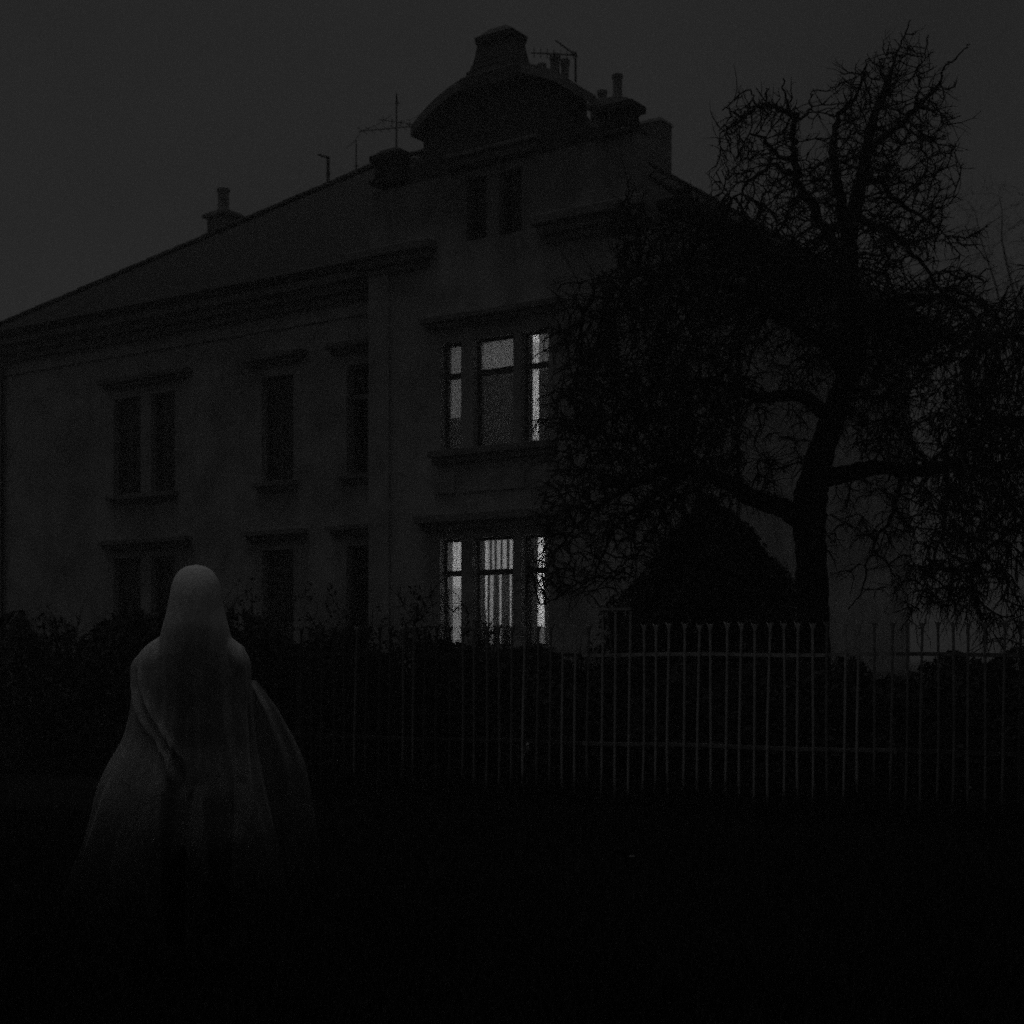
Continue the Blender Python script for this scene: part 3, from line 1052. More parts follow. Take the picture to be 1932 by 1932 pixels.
OD = 17.0
old_limbs = [
    ('trunk', [(1532, 1500, 0, .27), (1533, 1330, 0, .215), (1534, 1180, 0, .185), (1530, 1050, 0, .175), (1528, 960, 0, .19), (1548, 860, 0, .155), (1580, 770, .05, .15), (1602, 690, .1, .14), (1600, 560, .1, .12), (1602, 440, .1, .10), (1622, 345, .1, .075), (1642, 250, 0, .055), (1668, 170, 0, .036), (1691, 105, 0, .016), (1704, 70, 0, .010), (1718, 38, 0, .004)]),
    ('limb', [(1525, 985, 0, .13), (1480, 962, -.1, .115), (1420, 935, -.25, .10), (1350, 900, -.4, .085), (1280, 885, -.6, .065), (1200, 905, -.8, .045), (1120, 960, -.9, .025), (1060, 1030, -1.0, .012)]),
    ('limb', [(1548, 900, 0, .11), (1600, 893, .1, .10), (1660, 882, .2, .085), (1740, 885, .3, .07), (1810, 870, .3, .05), (1880, 900, .3, .03), (1930, 980, .3, .015)]),
    ('limb', [(1570, 790, .05, .09), (1500, 748, -.1, .075), (1430, 742, -.25, .06), (1360, 725, -.5, .045), (1280, 730, -.7, .03), (1190, 770, -.9, .018), (1110, 840, -1.0, .01)]),
    ('limb', [(1602, 700, .1, .10), (1520, 620, -.2, .08), (1420, 560, -.4, .065), (1310, 520, -.6, .045), (1200, 520, -.7, .03), (1120, 560, -.8, .015)]),
    ('limb', [(1602, 640, .1, .09), (1680, 580, .3, .07), (1750, 560, .5, .05), (1820, 590, .6, .03), (1880, 660, .6, .015)]),
    ('limb', [(1601, 500, .1, .075), (1555, 420, 0, .06), (1520, 350, -.1, .05), (1503, 304, -.15, .042), (1499, 256, -.2, .036), (1493, 216, -.2, .030), (1463, 206, -.25, .025), (1435, 206, -.25, .021), (1407, 220, -.3, .017), (1383, 218, -.3, .013), (1363, 208, -.3, .008)]),
    ('limb', [(1435, 206, -.25, .016), (1416, 188, -.25, .012), (1411, 170, -.25, .007)]),
    ('limb', [(1447, 205, -.25, .015), (1450, 182, -.2, .011), (1445, 166, -.2, .007)]),
    ('limb', [(1488, 212, -.2, .017), (1480, 180, -.2, .013), (1477, 148, -.2, .007)]),
    ('limb', [(1407, 220, -.3, .015), (1383, 240, -.3, .011), (1358, 252, -.3, .007)]),
    ('limb', [(1493, 217, -.2, .02), (1519, 220, -.1, .016), (1535, 197, -.05, .012), (1543, 170, 0, .007)]),
    ('limb', [(1503, 304, -.1, .03), (1467, 292, -.25, .022), (1447, 262, -.3, .017), (1415, 260, -.35, .010), (1392, 275, -.35, .006)]),
    ('limb', [(1512, 330, -.1, .03), (1463, 318, -.2, .024), (1418, 346, -.25, .018), (1395, 368, -.3, .013), (1374, 372, -.3, .008), (1360, 356, -.3, .005)]),
    ('limb', [(1600, 432, .1, .07), (1583, 370, .1, .058), (1572, 310, .1, .045), (1584, 230, .1, .032), (1622, 150, .1, .014), (1640, 110, .1, .006)]),
    ('limb', [(1630, 290, .1, .05), (1690, 235, .2, .038), (1745, 185, .3, .022), (1785, 130, .35, .013), (1806, 112, .35, .010), (1830, 84, .35, .005)]),
    ('limb', [(1730, 200, .25, .02), (1738, 150, .25, .013), (1741, 118, .25, .009), (1752, 66, .25, .004)]),
    ('limb', [(1620, 330, .1, .045), (1659, 338, .2, .036), (1691, 368, .3, .028), (1727, 400, .35, .021), (1759, 424, .4, .015), (1790, 444, .4, .008)]),
    ('limb', [(1606, 400, .1, .05), (1680, 440, .3, .035), (1740, 500, .4, .022), (1790, 570, .5, .012)]),
    ('limb', [(1290, 890, -.6, .04), (1220, 945, -.8, .03), (1164, 995, -.9, .022), (1116, 1075, -1.0, .016), (1084, 1103, -1.0, .012), (1018, 1140, -1.0, .005)]),
    ('limb', [(1340, 905, -.4, .035), (1250, 950, -.6, .026), (1200, 987, -.7, .02), (1192, 1050, -.7, .014), (1156, 1075, -.7, .010), (1142, 1108, -.7, .005)]),
    ('limb', [(1700, 885, .25, .035), (1690, 960, .3, .026), (1660, 1020, .3, .019), (1630, 1090, .3, .012), (1600, 1150, .3, .005)]),
    ('limb', [(1790, 875, .3, .03), (1790, 950, .3, .022), (1760, 1040, .3, .016), (1735, 1120, .3, .010), (1700, 1190, .3, .005)]),
]
cl = lambda n, fx, fy, rx, ry, dd=0.0, rd=1.0: (n, fx, fy, rx, ry, OD + dd, rd)
old_clumps = [
    cl(90, 1040, 1085, 45, 50, -1.0, .4), cl(60, 1050, 1010, 40, 50, -1.0, .4),
    cl(330, 1290, 470, 120, 75, -.5, 1.0), cl(260, 1215, 570, 110, 100, -.6, .9), cl(230, 1112, 720, 50, 140, -.8, .6), cl(200, 1190, 420, 40, 60, -.5, .5),
    cl(420, 1445, 255, 85, 85, -.2, .55), cl(330, 1440, 345, 75, 60, -.2, .55), cl(520, 1640, 210, 95, 95, .1, .7),
    cl(520, 1720, 260, 80, 110, .2, .7), cl(160, 1700, 130, 60, 55, .2, .4), cl(420, 1610, 300, 90, 90, .1, .8),
    cl(620, 1540, 440, 150, 100, 0, 1.1), cl(420, 1700, 420, 100, 90, .2, .9),
    cl(800, 1380, 540, 190, 110, -.3, 1.3), cl(900, 1560, 590, 180, 120, 0, 1.4), cl(800, 1740, 640, 130, 140, .3, 1.3),
    cl(900, 1240, 640, 170, 150, -.5, 1.3), cl(700, 1320, 780, 150, 120, -.5, 1.2), cl(800, 1180, 790, 140, 130, -.7, 1.1),
    cl(650, 1220, 930, 160, 90, -.7, 1.0), cl(380, 1110, 960, 90, 110, -.9, .7), cl(260, 1110, 1060, 90, 70, -.9, .5),
    cl(520, 1330, 900, 120, 60, -.5, .8), cl(160, 1260, 1010, 90, 60, -.6, .6),
    cl(520, 1770, 820, 120, 110, .3, 1.0), cl(420, 1840, 900, 100, 120, .4, .9), cl(380, 1700, 960, 110, 80, .3, .8), cl(300, 1780, 1060, 120, 110, .3, .8),
    cl(90, 1640, 1010, 60, 70, .2, .6), cl(140, 1450, 820, 60, 90, -.2, .8), cl(330, 1650, 760, 80, 90, .2, .9),
]
_, nn = bare_tree('old_fruit_tree', 'tall gnarled leafless tree with dense twigs behind the fence', OD, old_limbs, [(int(c_[0] * (.85 if c_[2] < 380 else 1.2 if c_[2] < 480 else 2.7 if c_[2] < 900 else 1.2)),) + c_[1:] for c_ in old_clumps], 11, base=tuple(pt(1532, 1235, OD))[:2] + (0,), per=3, tl=(.07, .42), step=.115, kill=.15, infl=1.0,
    holes=[(1719, 168, 30, 36, .02), (1551, 208, 34, 30, 0), (1599, 352, 18, 40, 0), (1452, 790, 55, 190, .12), (1760, 765, 60, 75, .25), (1640, 1020, 60, 90, .15), (1590, 830, 22, 50, 0),
           (1700, 385, 40, 22, .1), (1430, 245, 34, 22, .25), (1530, 270, 22, 24, .1), (1420, 325, 26, 18, .25), (1200, 640, 40, 50, .35), (1330, 620, 40, 26, .4), (1620, 460, 20, 30, .2), (1730, 500, 55, 40, .35)])
print('old tree nodes', nn)

# second tree on the right, its trunk beyond the picture's edge
SD = 15.2
lim2 = [
    ('trunk', [(2075, 1520, 0, .2), (2072, 1300, 0, .16), (2065, 1100, 0, .15), (2050, 950, 0, .13), (2045, 800, 0, .11), (2035, 680, 0, .08), (2020, 560, 0, .04), (2000, 480, 0, .015)]),
    ('limb', [(2050, 920, 0, .09), (1990, 840, -.1, .07), (1930, 800, -.2, .05), (1870, 810, -.3, .03), (1810, 860, -.4, .015)]),
    ('limb', [(2045, 780, 0, .07), (1990, 690, -.1, .05), (1940, 640, -.2, .035), (1890, 620, -.3, .02), (1850, 640, -.3, .01)]),
    ('limb', [(2055, 960, 0, .08), (2110, 860, .2, .06), (2170, 810, .3, .04), (2230, 830, .3, .02), (2270, 900, .3, .01)]),
    ('limb', [(2042, 760, 0, .06), (2090, 680, .1, .045), (2140, 640, .2, .03), (2190, 660, .2, .012)]),
    ('limb', [(2060, 1060, 0, .07), (2000, 1000, .1, .05), (1940, 990, .2, .035), (1880, 1030, .2, .02), (1830, 1090, .2, .01)]),
]
cl2 = lambda n, fx, fy, rx, ry, dd=0.0, rd=.9: (int(n * 1.2), fx, fy, rx, ry, SD + dd, rd)
bare_tree('drooping_tree', 'leafless drooping tree cut off by the picture edge beyond the fence', SD, lim2,
          [cl2(520, 1930, 660, 110, 110), cl2(700, 1900, 790, 110, 110, -.2), cl2(380, 1890, 930, 120, 100, -.1), cl2(150, 1860, 1060, 120, 110, .1), cl2(300, 1990, 560, 60, 80), cl2(380, 2110, 640, 100, 110, .1), cl2(380, 2170, 790, 110, 110, .2), cl2(250, 2190, 930, 100, 100, .2), cl2(60, 1900, 1150, 90, 60, .1)],
          23, base=tuple(pt(2075, 1235, SD))[:2] + (0,), per=3, tl=(.12, .6), droop=.22, step=.12, kill=.17, infl=1.0, hang=.6)

# far tree, almost lost in the haze
DD = 62.0
lim3 = [
    ('trunk', [(1985, 1300, 0, .34), (1980, 1000, 0, .26), (1972, 800, 0, .2), (1965, 620, 0, .13), (1955, 480, 0, .06), (1950, 380, 0, .02)]),
    ('limb', [(1976, 900, 0, .12), (1930, 720, 0, .08), (1890, 580, 0, .05), (1860, 480, 0, .03), (1840, 400, 0, .012)]),
    ('limb', [(1970, 760, 0, .1), (1925, 600, 0, .06), (1895, 470, 0, .035), (1885, 370, 0, .012)]),
    ('limb', [(1978, 850, 0, .1), (2030, 660, 0, .07), (2060, 520, 0, .03)]),
]
cl3 = lambda n, fx, fy, rx, ry, rd=2.2: (n, fx, fy, rx, ry, DD, rd)
bare_tree('distant_tree', 'faint leafless tree far off in the haze beyond the drooping tree', DD, lim3, [cl3(260, 1870, 430, 80, 90), cl3(240, 1850, 560, 80, 110), cl3(240, 1940, 480, 80, 120), cl3(200, 2030, 560, 80, 130)],
          31, base=tuple(pt(1985, 1235, DD))[:2] + (0,), step=.45, infl=4.5, kill=.6, tip=.007, per=3, tl=(.3, 1.3), twig_r=.006)

def leaf_cloud(name, C, N, size, rng, m, parent, aspect=0.45):
    """small pointed leaves (two triangles each) at points C, facing roughly N"""
    n = len(C)
    N = N + rng.normal(0, .7, (n, 3))
    N /= np.linalg.norm(N, axis=1, keepdims=True) + 1e-9
    T = np.cross(N, rng.normal(0, 1, (n, 3)))
    T /= np.linalg.norm(T, axis=1, keepdims=True) + 1e-9
    W = np.cross(N, T)
    s = size * rng.uniform(.6, 1.35, (n, 1))
    V = np.stack([C - T * s, C + W * s * aspect + N * s * .12, C + T * s, C - W * s * aspect + N * s * .12], 1)
    F = np.arange(n * 4).reshape(-1, 4)
    return raw_mesh(name, V.reshape(-1, 3), F, m, parent)

# clipped evergreen cone between the fence and the bay
BD = 19.0
rng = np.random.RandomState(5)
base = pt(1338, 1235, BD)
bush = empty('evergreen_bush', (base.x, base.y, 0))
tag(bush, 'dense dark rounded evergreen bush beside the tree trunk', 'bush')
n = 52000
hgt = 3.3
zz = hgt * rng.uniform(0, 1, n) ** 1.15
prof_r = 1.5 * np.clip(1 - (zz / hgt) ** 2.0, 0, 1) ** .8
ang = rng.uniform(0, 2 * np.pi, n)
lump = 1 + .13 * np.sin(ang * 3 + zz * 3.1) + .13 * np.sin(ang * 4 - zz * 5.3 + 1) + .07 * np.sin(ang * 11 + zz * 7) + .05 * np.sin(ang * 17 - zz * 13)
rr_ = prof_r * lump * (1 - .35 * rng.uniform(0, 1, n) ** 2.2) + rng.normal(0, .035, n)
rr_ = rr_ + np.where(rng.uniform(0, 1, n) < .03, rng.uniform(0, .22, n) * (np.sin(ang * 29 + zz * 3) > .3), 0)
C = np.stack([rr_ * np.cos(ang), rr_ * np.sin(ang), zz + .02 + np.where(rng.uniform(0, 1, n) < .02, rng.uniform(0, .25, n), 0)], 1)
N = np.stack([np.cos(ang), np.sin(ang), np.full(n, .7)], 1)
tag(leaf_cloud('foliage', C, N, .045, rng, M['needle'], bush), kind='stuff')
sm = MB()
sm.tube([(0, 0, -.1), (.02, 0, 1.2), (0, .03, 2.6)], [.12, .09, .03], 8)
for k in range(40):
    a, z = rng.uniform(0, 6.28), rng.uniform(.2, 2.4)
    r0 = 1.3 * (1 - z / 3.5)
    sm.tube([(0, 0, z), (r0 * .5 * math.cos(a), r0 * .5 * math.sin(a), z + .2), (r0 * math.cos(a), r0 * math.sin(a), z + .45)], [.03, .02, .008], 5)
sm.build('stem', M['bark'], bush)

# tall evergreens added out of view to block sky light and darken the scene
def evergreen(x, y, h, r, label, seed):
    rng = np.random.RandomState(seed)
    t = empty('shade_evergreen', (x, y, 0))
    tag(t, label, 'tree', 'unseen evergreens added for shade')
    n = 7000
    zz = .6 + (h - .6) * rng.uniform(0, 1, n) ** 1.3
    q = r * (1 - zz / h) ** .75 * (1 - .4 * rng.uniform(0, 1, n) ** 2) * (1 + .15 * np.sin(zz * 5))
    an = rng.uniform(0, 2 * np.pi, n)
    C = np.stack([q * np.cos(an), q * np.sin(an), zz], 1)
    N = np.stack([np.cos(an), np.sin(an), np.full(n, .6)], 1)
    tag(leaf_cloud('crown', C, N, .36, rng, M['needle'], t), kind='stuff')
    MB().tube([(0, 0, -.1), (0, 0, h * .5), (0, 0, h - .3)], [.24, .14, .03], 8).build('trunk', M['bark'], t, smooth=True)
for i, (x, y, h, r, lb) in enumerate([
    (-9.5, -7.5, 13.5, 3.4, 'added unseen evergreen behind the viewer at the far left of the row'), (-4.2, -8.0, 14.5, 3.5, 'added unseen evergreen second from the left behind the viewer'),
    (1.2, -7.6, 13.0, 3.4, 'added unseen evergreen straight behind the viewer'), (6.6, -8.2, 14.0, 3.5, 'added unseen evergreen behind the viewer towards the right'),
    (12.0, -7.4, 13.0, 3.4, 'added unseen evergreen behind the viewer at the far right of the row'),
    (-13.0, 21.0, 13.0, 3.2, 'added unseen evergreen off the end of the villa wing, nearer the lawn'), (-16.5, 28.0, 14.0, 3.4, 'added unseen evergreen off the end of the villa wing, nearer the wall')]):
    evergreen(x, y, h, r, lb, 200 + i)

# hedge plants behind the fence, each its own shrub
def shrub(fx, D, h, rx, ry, label, seed, leaves, group='shrubs behind the fence', stems=14, leaf=.042, top_pow=.5, bare=0.25):
    rng = np.random.RandomState(seed)
    p = pt(fx, 1235, D)
    t = empty('hedge_shrub', (p.x, p.y, 0), rng.uniform(0, 6))
    t.rotation_euler = (0, 0, -FT)
    tag(t, label, 'shrub', group)
    # stems growing upward and out
    A, B2, RA, RB = [], [], [], []
    tips, tdir = [], []
    for k in range(stems):
        a = rng.uniform(0, 6.28)
        q = rng.uniform(0, .55)
        cur = np.array([rx * q * math.cos(a), ry * q * math.sin(a), -.03])
        d = np.array([rx * .5 * math.cos(a), ry * .4 * math.sin(a), 1.15])
        d /= np.linalg.norm(d)
        L = h * rng.uniform(.75, 1.12) / 9
        r = .013
        for s in range(9):
            d = d + rng.normal(0, .16, 3)
            d /= np.linalg.norm(d)
            nx_ = cur + d * L
            A.append(cur); B2.append(nx_); RA.append(r); RB.append(r * .86)
            if s > 1:
                for b_ in range(2):
                    tips.append(nx_); tdir.append(d)
            cur = nx_
            r *= .86
    tips, tdir = np.array(tips), np.array(tdir)
    TA, TB, TR, TS = twigs(tips, tdir, rng, 3, .12, .40, .0065, .03, .25)
    segs_mesh('stems', np.concatenate([np.array(A), TA]), np.concatenate([np.array(B2), TB]), np.concatenate([np.array(RA), TR]), np.concatenate([np.array(RB), TS]), M['twig'], t)
    if leaves:
        n = leaves
        ang = rng.uniform(0, 6.28, n)
        zz = h * rng.uniform(0, 1, n) ** .8
        shell = np.sqrt(np.clip(1 - (np.clip(zz / h - .35, 0, 1) / .65) ** 2.2, 0, 1))
        lump = 1 + .14 * np.sin(ang * 3 + seed) + .1 * np.sin(zz * 7 + ang * 5)
        q = shell * lump * (1 - .5 * rng.uniform(0, 1, n) ** 1.8)
        C = np.stack([rx * q * np.cos(ang), ry * q * np.sin(ang), zz * (1 + .1 * np.sin(ang * 4 + seed * 2)) + rng.normal(0, .02, n)], 1)
        N = np.stack([np.cos(ang), np.sin(ang), np.full(n, .8)], 1)
        tag(leaf_cloud('foliage', C, N, leaf, rng, M['leaf'], t), kind='stuff')
    return t

H = [  # fx, depth, height, rx, ry, leaves, label
    (40, 18.2, 1.75, 1.15, .7, 9000, 'leafy hedge shrub at the far end of the row, left of the sheeted figure'),
    (250, 17.6, 1.72, 1.05, .7, 9000, 'leafy hedge shrub seen over the sheeted figure\'s right shoulder'),
    (455, 17.0, 1.70, 1.0, .7, 9000, 'leafy hedge shrub just behind the sheeted figure\'s head'),
    (640, 16.5, 1.50, 1.0, .65, 9000, 'leafy hedge shrub below the dark wing windows'),
    (830, 16.0, 1.42, .95, .65, 9000, 'leafy hedge shrub under the narrow lit window'),
    (1000, 15.6, 1.34, .9, .6, 9000, 'leafy hedge shrub under the bay window nearest the gatepost'),
    (1120, 15.4, 1.14, .6, .5, 5000, 'lowest leafy shrub, right behind the iron gatepost'),
    (1290, 15.2, 1.26, .85, .6, 8000, 'leafy hedge shrub in front of the rounded evergreen bush'),
    (1450, 14.9, 1.25, .85, .6, 8000, 'leafy hedge shrub at the foot of the old tree'),
    (1600, 14.6, 1.24, .55, .5, 5000, 'leafy hedge shrub just past the old tree trunk'),
    (1690, 14.4, 1.08, .5, .45, 5000, 'low hedge shrub where the pale wall shows through the fence'),
    (1800, 14.2, 1.28, .6, .55, 6000, 'leafy hedge shrub under the drooping branches'),
    (1920, 13.9, 1.30, .6, .55, 6000, 'leafy hedge shrub cut by the picture edge'),
    (2075, 13.6, 1.32, .7, .55, 6000, 'leafy hedge shrub beyond the picture edge at the drooping tree'),
    (2230, 13.3, 1.30, .7, .55, 6000, 'last leafy hedge shrub beyond the picture edge'),
]
for i, (fx, D, h, rx, ry, lv, lb) in enumerate(H):
    shrub(fx, D, h, rx, ry, lb, 50 + i, lv)
BS = [
    (600, 15.9, 1.98, .75, .5, 'tall twiggy bare shrub below the dark wing, nearest the sheeted figure'),
    (700, 15.6, 1.75, .6, .4, 'twiggy bare shrub between the wing corner and the sheeted figure'),
    (790, 15.5, 1.95, .38, .35, 'slim twiggy bare shrub at the edge of the lit window'),
    (905, 15.4, 1.62, .5, .4, 'low twiggy bare shrub in front of the striped window'),
    (480, 16.2, 2.05, .6, .5, 'tallest twiggy bare shrub close behind the sheeted head'),
]
for i, (fx, D, h, rx, ry, lb) in enumerate(BS):
    shrub(fx, D, h, rx, ry, lb, 80 + i, 500, group='bare shrubs behind the fence', stems=12, leaf=.03)

# ------------------------------------------------------------------ grass, small things on the ground
rng = np.random.RandomState(77)
n = 170000
yy = 4.6 + (13.6 - 4.6) * rng.uniform(0, 1, n) ** 1.3
xx = rng.uniform(-1, 1, n) * (.46 * yy + 1.6)
h = .05 + .09 * rng.uniform(0, 1, n) ** 2 + .05 * np.clip(np.sin(xx * 1.7) * np.sin(yy * 1.3), 0, 1)
a = rng.uniform(0, 6.28, n)
lean = rng.normal(0, .45, (n, 2)) * h[:, None]
z0 = .05 * np.sin(xx * .7 + 1.3) * np.sin(yy * .55 + .4) - .012
w = .004 + .003 * rng.uniform(0, 1, n)
C0 = np.stack([xx - w * np.cos(a), yy - w * np.sin(a), z0], 1)
C1 = np.stack([xx + w * np.cos(a), yy + w * np.sin(a), z0], 1)
C2 = np.stack([xx + lean[:, 0], yy + lean[:, 1], z0 + h], 1)
nw = 26000                                             # long grass along the foot of the fence
fl = fence_pt(540)
fr = fence_pt(2260)
tw = rng.uniform(0, 1, nw)
off = rng.normal(-.05, .2, nw)
wx = fl.x + (fr.x - fl.x) * tw + off * math.sin(FT)
wy = fl.y + (fr.y - fl.y) * tw + off * math.cos(FT)
wh = .12 + .42 * rng.uniform(0, 1, nw) ** 2.2 * (.6 + .4 * np.sin(tw * 61) * np.sin(tw * 23 + 1))
wa = rng.uniform(0, 6.28, nw)
wl_ = rng.normal(0, .28, (nw, 2)) * wh[:, None]
C0 = np.concatenate([C0, np.stack([wx - .006 * np.cos(wa), wy - .006 * np.sin(wa), np.full(nw, -.05)], 1)])
C1 = np.concatenate([C1, np.stack([wx + .006 * np.cos(wa), wy + .006 * np.sin(wa), np.full(nw, -.05)], 1)])
C2 = np.concatenate([C2, np.stack([wx + wl_[:, 0], wy + wl_[:, 1], wh], 1)])
n += nw
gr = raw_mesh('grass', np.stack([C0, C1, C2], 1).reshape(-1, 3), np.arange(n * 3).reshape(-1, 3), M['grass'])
tag(gr, 'short dark grass in front of the fence', 'grass', kind='stuff')
# one pale fallen leaf lying on the grass
q = pt(1170, 1640, 9.75)
c = MB()
for i in range(13):
    a_ = 2 * math.pi * i / 13
    r_ = .075 * (1 + .28 * math.cos(5 * a_)) * (1.2 if i in (0,) else 1)
    c.v.append((r_ * math.cos(a_), r_ * .8 * math.sin(a_), .012 * math.sin(2 * a_)))
c.v.append((0, 0, .02))
c.f = [(i, (i + 1) % 13, 13) for i in range(13)]
n0 = len(c.v)
c.tube([(.07, 0, .0), (.11, .01, .01), (.15, .03, 0)], .003, 4)
lf = c.build('fallen_leaf', M['pale_leaf'])
lf.location = (q.x, q.y, .09)
lf.rotation_euler = (R(-24), R(8), .4)
tag(lf, 'single pale fallen leaf lying on the dark grass', 'leaf')

# ------------------------------------------------------------------ sheeted figure
#SHEET_BEGIN
person_at = (-1.386, 6.55, 0.0)
SK = dict(pelvis=(0, .03, .95, .115), spine=(0, .03, 1.12, .10), chest=(0, .03, 1.28, .105), neck=(0, .02, 1.47, .055), head_a=(0, .0, 1.57, .075), head_b=(0, .0, 1.66, .085), head_c=(0, .0, 1.71, .06),
          sh_l=(-.155, .03, 1.375, .055), el_l=(-.215, .04, 1.13, .042), wr_l=(-.13, -.09, 1.02, .030), ha_l=(-.09, -.11, 1.00, .030),
          sh_r=(.150, .03, 1.375, .055), el_r=(.195, .05, 1.12, .042), wr_r=(.205, .0, .92, .030), ha_r=(.205, -.01, .83, .028),
          hip_l=(-.09, .03, .90, .085), kn_l=(-.10, .01, .50, .058), an_l=(-.10, .03, .10, .042), to_l=(-.12, -.14, .045, .036),
          hip_r=(.09, .03, .90, .085), kn_r=(.10, .02, .50, .058), an_r=(.10, .05, .10, .042), to_r=(.13, -.11, .045, .036))
SE = [('pelvis', 'spine'), ('spine', 'chest'), ('chest', 'neck'), ('neck', 'head_a'), ('head_a', 'head_b'), ('head_b', 'head_c'), ('chest', 'sh_l'), ('sh_l', 'el_l'), ('el_l', 'wr_l'), ('wr_l', 'ha_l'),
      ('chest', 'sh_r'), ('sh_r', 'el_r'), ('el_r', 'wr_r'), ('wr_r', 'ha_r'), ('pelvis', 'hip_l'), ('hip_l', 'kn_l'), ('kn_l', 'an_l'), ('an_l', 'to_l'), ('pelvis', 'hip_r'), ('hip_r', 'kn_r'), ('kn_r', 'an_r'), ('an_r', 'to_r')]
nm = list(SK)
me = bpy.data.meshes.new('person')
me.from_pydata([SK[k_][:3] for k_ in nm], [(nm.index(a_), nm.index(b_)) for a_, b_ in SE], [])
person = bpy.data.objects.new('person', me)
COL.objects.link(person)
person.modifiers.new('skin', 'SKIN')
for i, k_ in enumerate(nm):
    me.skin_vertices[0].data[i].radius = (SK[k_][3], SK[k_][3])
me.skin_vertices[0].data[0].use_root = True
sb = person.modifiers.new('smooth', 'SUBSURF')
sb.levels = sb.render_levels = 2
me.materials.append(M['cloth_dark'])
person.location = person_at
tag(person, 'person in dark clothes standing under a long white sheet pulled over the head', 'person')

def lut(z, pts):
    """smoothed profile"""
    p = sorted(pts)
    zg = np.arange(.2, 1.9, .002)
    raw = np.interp(zg, [a_ for a_, _ in p], [b_ for _, b_ in p])
    kx = np.arange(-24, 25) * .002
    kn = np.exp(-(kx / .016) ** 2 / 2)
    sm_ = np.convolve(np.pad(raw, 24, mode='edge'), kn / kn.sum(), 'valid')
    wt = np.clip((1.765 - zg) / .04, 0, 1)
    return np.interp(z, zg, raw * (1 - wt) + sm_ * wt)
SIL_L = [(1.793, 0), (1.52, .02), (1.485, .15), (1.47, .178), (1.445, .212), (1.423, .236), (1.377, .262), (1.30, .272), (1.249, .274), (1.13, .290), (1.05, .310), (1.0, .332), (.96, .356), (.923, .380), (.85, .414), (.784, .437), (.6, .475), (.4, .55), (.25, .60)]
SIL_R = [(1.793, 0), (1.52, .02), (1.485, .15), (1.46, .178), (1.423, .214), (1.39, .232), (1.36, .240), (1.249, .243), (1.1, .247), (.95, .258), (.784, .285), (.6, .32), (.4, .36)]
VEIL = [(1.793, .0), (1.791, .022), (1.785, .044), (1.772, .066), (1.752, .084), (1.73, .096), (1.714, .102), (1.66, .111), (1.598, .121), (1.505, .146), (1.44, .158), (1.35, .17), (1.2, .19), (1.0, .21), (.4, .22)]
V_FR = [(1.793, 0), (1.791, .022), (1.785, .046), (1.772, .072), (1.752, .092), (1.714, .116), (1.66, .136), (1.598, .150), (1.52, .166), (1.45, .170), (1.35, .164), (1.2, .150), (1.0, .130), (.8, .115), (.4, .10)]
V_BK = [(1.793, 0), (1.791, .022), (1.785, .046), (1.772, .070), (1.752, .090), (1.714, .11), (1.6, .115), (1.45, .13), (1.2, .15), (.4, .2)]
B_DP = [(1.793, 0), (1.52, .02), (1.485, .07), (1.44, .10), (1.38, .12), (1.2, .135), (1.0, .165), (.8, .23), (.4, .32)]
NP, NZ = 300, 170
phi = np.linspace(0, 2 * np.pi, NP, endpoint=False)
# hem height by direction
hx = np.cos(phi)
front = np.sin(phi) < 0
hem = np.where(front, np.interp(hx, [-1, -.9, -.7, -.45, -.25, 0.0, .25, .42, .55, .75, .9, 1], [.30, .27, .30, .36, .50, .58, .52, .40, .42, .44, .38, .34]), np.interp(hx, [-1, -.5, 0, .5, 1], [.30, .26, .24, .28, .34]))
hem = hem + .012 * np.sin(phi * 11 + 1) + .008 * np.sin(phi * 23)
tt = np.concatenate([np.linspace(0, 1, 26)[:-1] ** 2 * .07, np.linspace(.07, 1, NZ - 25)])
Z = 1.793 + (hem[None, :] - 1.793) * tt[:, None]
PH = np.broadcast_to(phi[None, :], Z.shape)
cs, sn_ = np.cos(PH), np.sin(PH)
def ellr(w, d, p):
    return (np.abs(cs / np.maximum(w, 1e-5)) ** p + np.abs(sn_ / np.maximum(d, 1e-5)) ** p) ** (-1 / p)
wv = lut(Z, VEIL)
dv_ = np.where(sn_ < 0, lut(Z, V_FR), lut(Z, V_BK))
ra_ = ellr(wv, dv_, 2.15)
wb = np.where(cs < 0, lut(Z, SIL_L), lut(Z, SIL_R))
rb_ = ellr(wb, lut(Z, B_DP), 2.0)
kk = .012 + .02 * np.clip((1.35 - Z) / .5, 0, 1)
hh = np.clip(.5 + .5 * (ra_ - rb_) / kk, 0, 1)
r_s = rb_ * (1 - hh) + ra_ * hh + kk * hh * (1 - hh)
Xs = r_s * cs
dn = np.clip((1.45 - Z) / .85, 0, 1)
# long vertical folds, growing towards the hem
fold = dn ** 1.3 * (.018 * np.sin(PH * 9 + .8 * np.sin(Z * 5) + 1.1) + .016 * np.abs(np.sin(PH * 8.5 - 1.1 + .6 * np.sin(Z * 3.1))) + .009 * np.abs(np.sin(PH * 15 + Z * 2.5)))
fold += np.clip((1.62 - Z) / .5, 0, 1) * .0035 * np.sin(PH * 21 + 3 * Z)
fr_m = np.clip(-sn_ * 2.2, 0, 1)
def ridge(pts, wdt, amp):
    zz_ = [p[0] for p in pts][::-1]
    xx_ = [p[1] for p in pts][::-1]
    cx_ = np.interp(Z, zz_, xx_)
    on = np.clip((Z - (zz_[0] - .06)) / .08, 0, 1) * np.clip(((zz_[-1] + .04) - Z) / .08, 0, 1)
    return amp * np.exp(-((Xs - cx_) / wdt) ** 2) * on * (sn_ < .15)
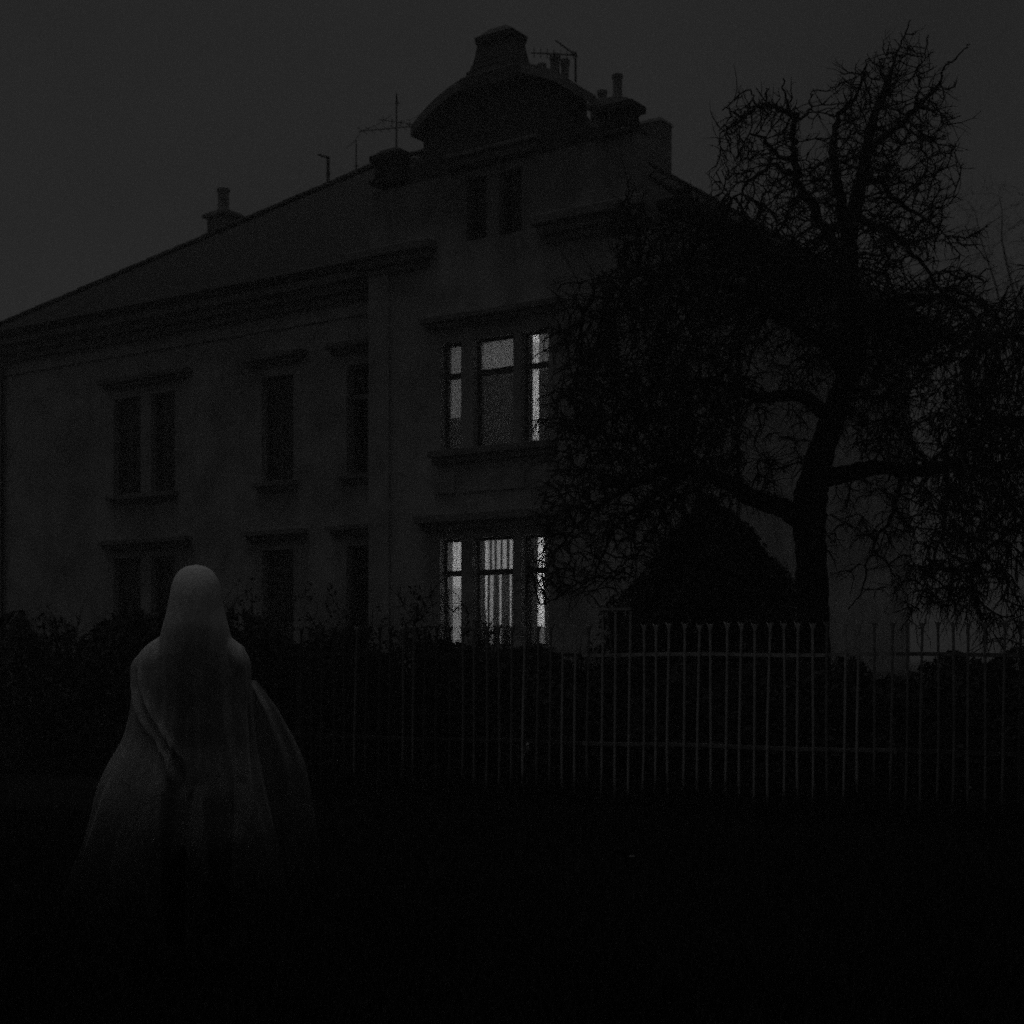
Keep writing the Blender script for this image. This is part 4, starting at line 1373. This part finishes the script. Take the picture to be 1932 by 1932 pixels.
fold += ridge([(1.38, -.262), (1.25, -.252), (1.18, -.225), (1.12, -.195), (1.03, -.13), (.95, -.075), (.86, -.05)], .016, .022)
fold -= ridge([(1.34, -.245), (1.25, -.228), (1.18, -.198), (1.12, -.168), (1.03, -.103), (.95, -.048), (.86, -.02)], .014, .022)
fold += ridge([(1.34, -.232), (1.25, -.205), (1.18, -.172), (1.12, -.142), (1.03, -.078), (.95, -.022)], .014, .020)
fold += ridge([(1.42, .195), (1.3, .215), (1.1, .218), (.9, .225), (.7, .24)], .010, .024)
fold -= ridge([(1.40, .17), (1.3, .19), (1.1, .193), (.9, .198), (.7, .21)], .014, .020)
fold += ridge([(1.3, .05), (1.1, .055), (.9, .05)], .02, .010)
fold -= fr_m * np.clip((1.1 - Z) / .25, 0, 1) * .035 * np.exp(-((Xs - .03) / .09) ** 2)
r_s = np.maximum(r_s + fold * np.clip((1.793 - Z) / .1, 0, 1), 1e-4)
V = np.stack([r_s * cs, r_s * sn_ + .0, Z], -1).reshape(-1, 3)
nr_ = len(tt)
ii, jj = np.meshgrid(np.arange(nr_ - 1), np.arange(NP), indexing='ij')
jn = (jj + 1) % NP
F = np.stack([ii * NP + jj, (ii + 1) * NP + jj, (ii + 1) * NP + jn, ii * NP + jn], -1).reshape(-1, 4)
sheet = raw_mesh('sheet', V, F, M['fade_to_dark'], person)
sheet.data.polygons.foreach_set("use_smooth", [True] * len(sheet.data.polygons))
# the side of the sheet that trails out behind the arm
TAIL_OUT = [(1.30, .235), (1.26, .268), (1.156, .345), (1.016, .420), (.923, .462), (.784, .492), (.6, .515), (.4, .535), (.25, .55)]
nu, nv = 46, 90
uu = np.linspace(0, 1, nu)[None, :]
vv = np.linspace(0, 1, nv)[:, None]
zz_ = 1.285 - vv * (1.285 - (.34 + .10 * np.sin(uu * 5 + .6)))
xo = lut(zz_, TAIL_OUT)
xx_ = .14 + (xo - .14) * uu
yy_ = .13 - .03 * uu + vv * (.05 * np.sin(uu * 13 + 1.5 * vv) + .03 * np.sin(uu * 27 - 2)) - .05 * np.exp(-((uu - .72 + .2 * vv) / .12) ** 2) * np.clip(1 - vv * 1.4, 0, 1)
TV = np.stack([xx_ + 0 * zz_, yy_ + 0 * zz_, zz_], -1).reshape(-1, 3)
i2, j2 = np.meshgrid(np.arange(nv - 1), np.arange(nu - 1), indexing='ij')
TF = np.stack([i2 * nu + j2, (i2 + 1) * nu + j2, (i2 + 1) * nu + j2 + 1, i2 * nu + j2 + 1], -1).reshape(-1, 4)
tail = raw_mesh('sheet_tail', TV, TF, M['fade_to_dark'], person)
tail.data.polygons.foreach_set("use_smooth", [True] * len(tail.data.polygons))
tag(sheet, 'white sheet hanging in folds from head to shins, opacity fading low down to stand for shade')
#SHEET_END

# ------------------------------------------------------------------ haze
hz = MB()
hz.box(-320, 320, -45, 440, -1.0, 19.0)
hm = bpy.data.materials.new('haze')
hm.use_nodes = True
nt = hm.node_tree
nt.nodes.clear()
o_ = nt.nodes.new("ShaderNodeOutputMaterial")
v_ = nt.nodes.new("ShaderNodeVolumePrincipled")
v_.inputs["Color"].default_value = (.9, .9, .9, 1)
v_.inputs["Density"].default_value = 0.0031
v_.inputs["Anisotropy"].default_value = 0.2
nt.links.new(v_.outputs[0], o_.inputs["Volume"])
ho = hz.build('haze', hm)
tag(ho, 'thin even evening haze over the garden', 'haze', kind='stuff')
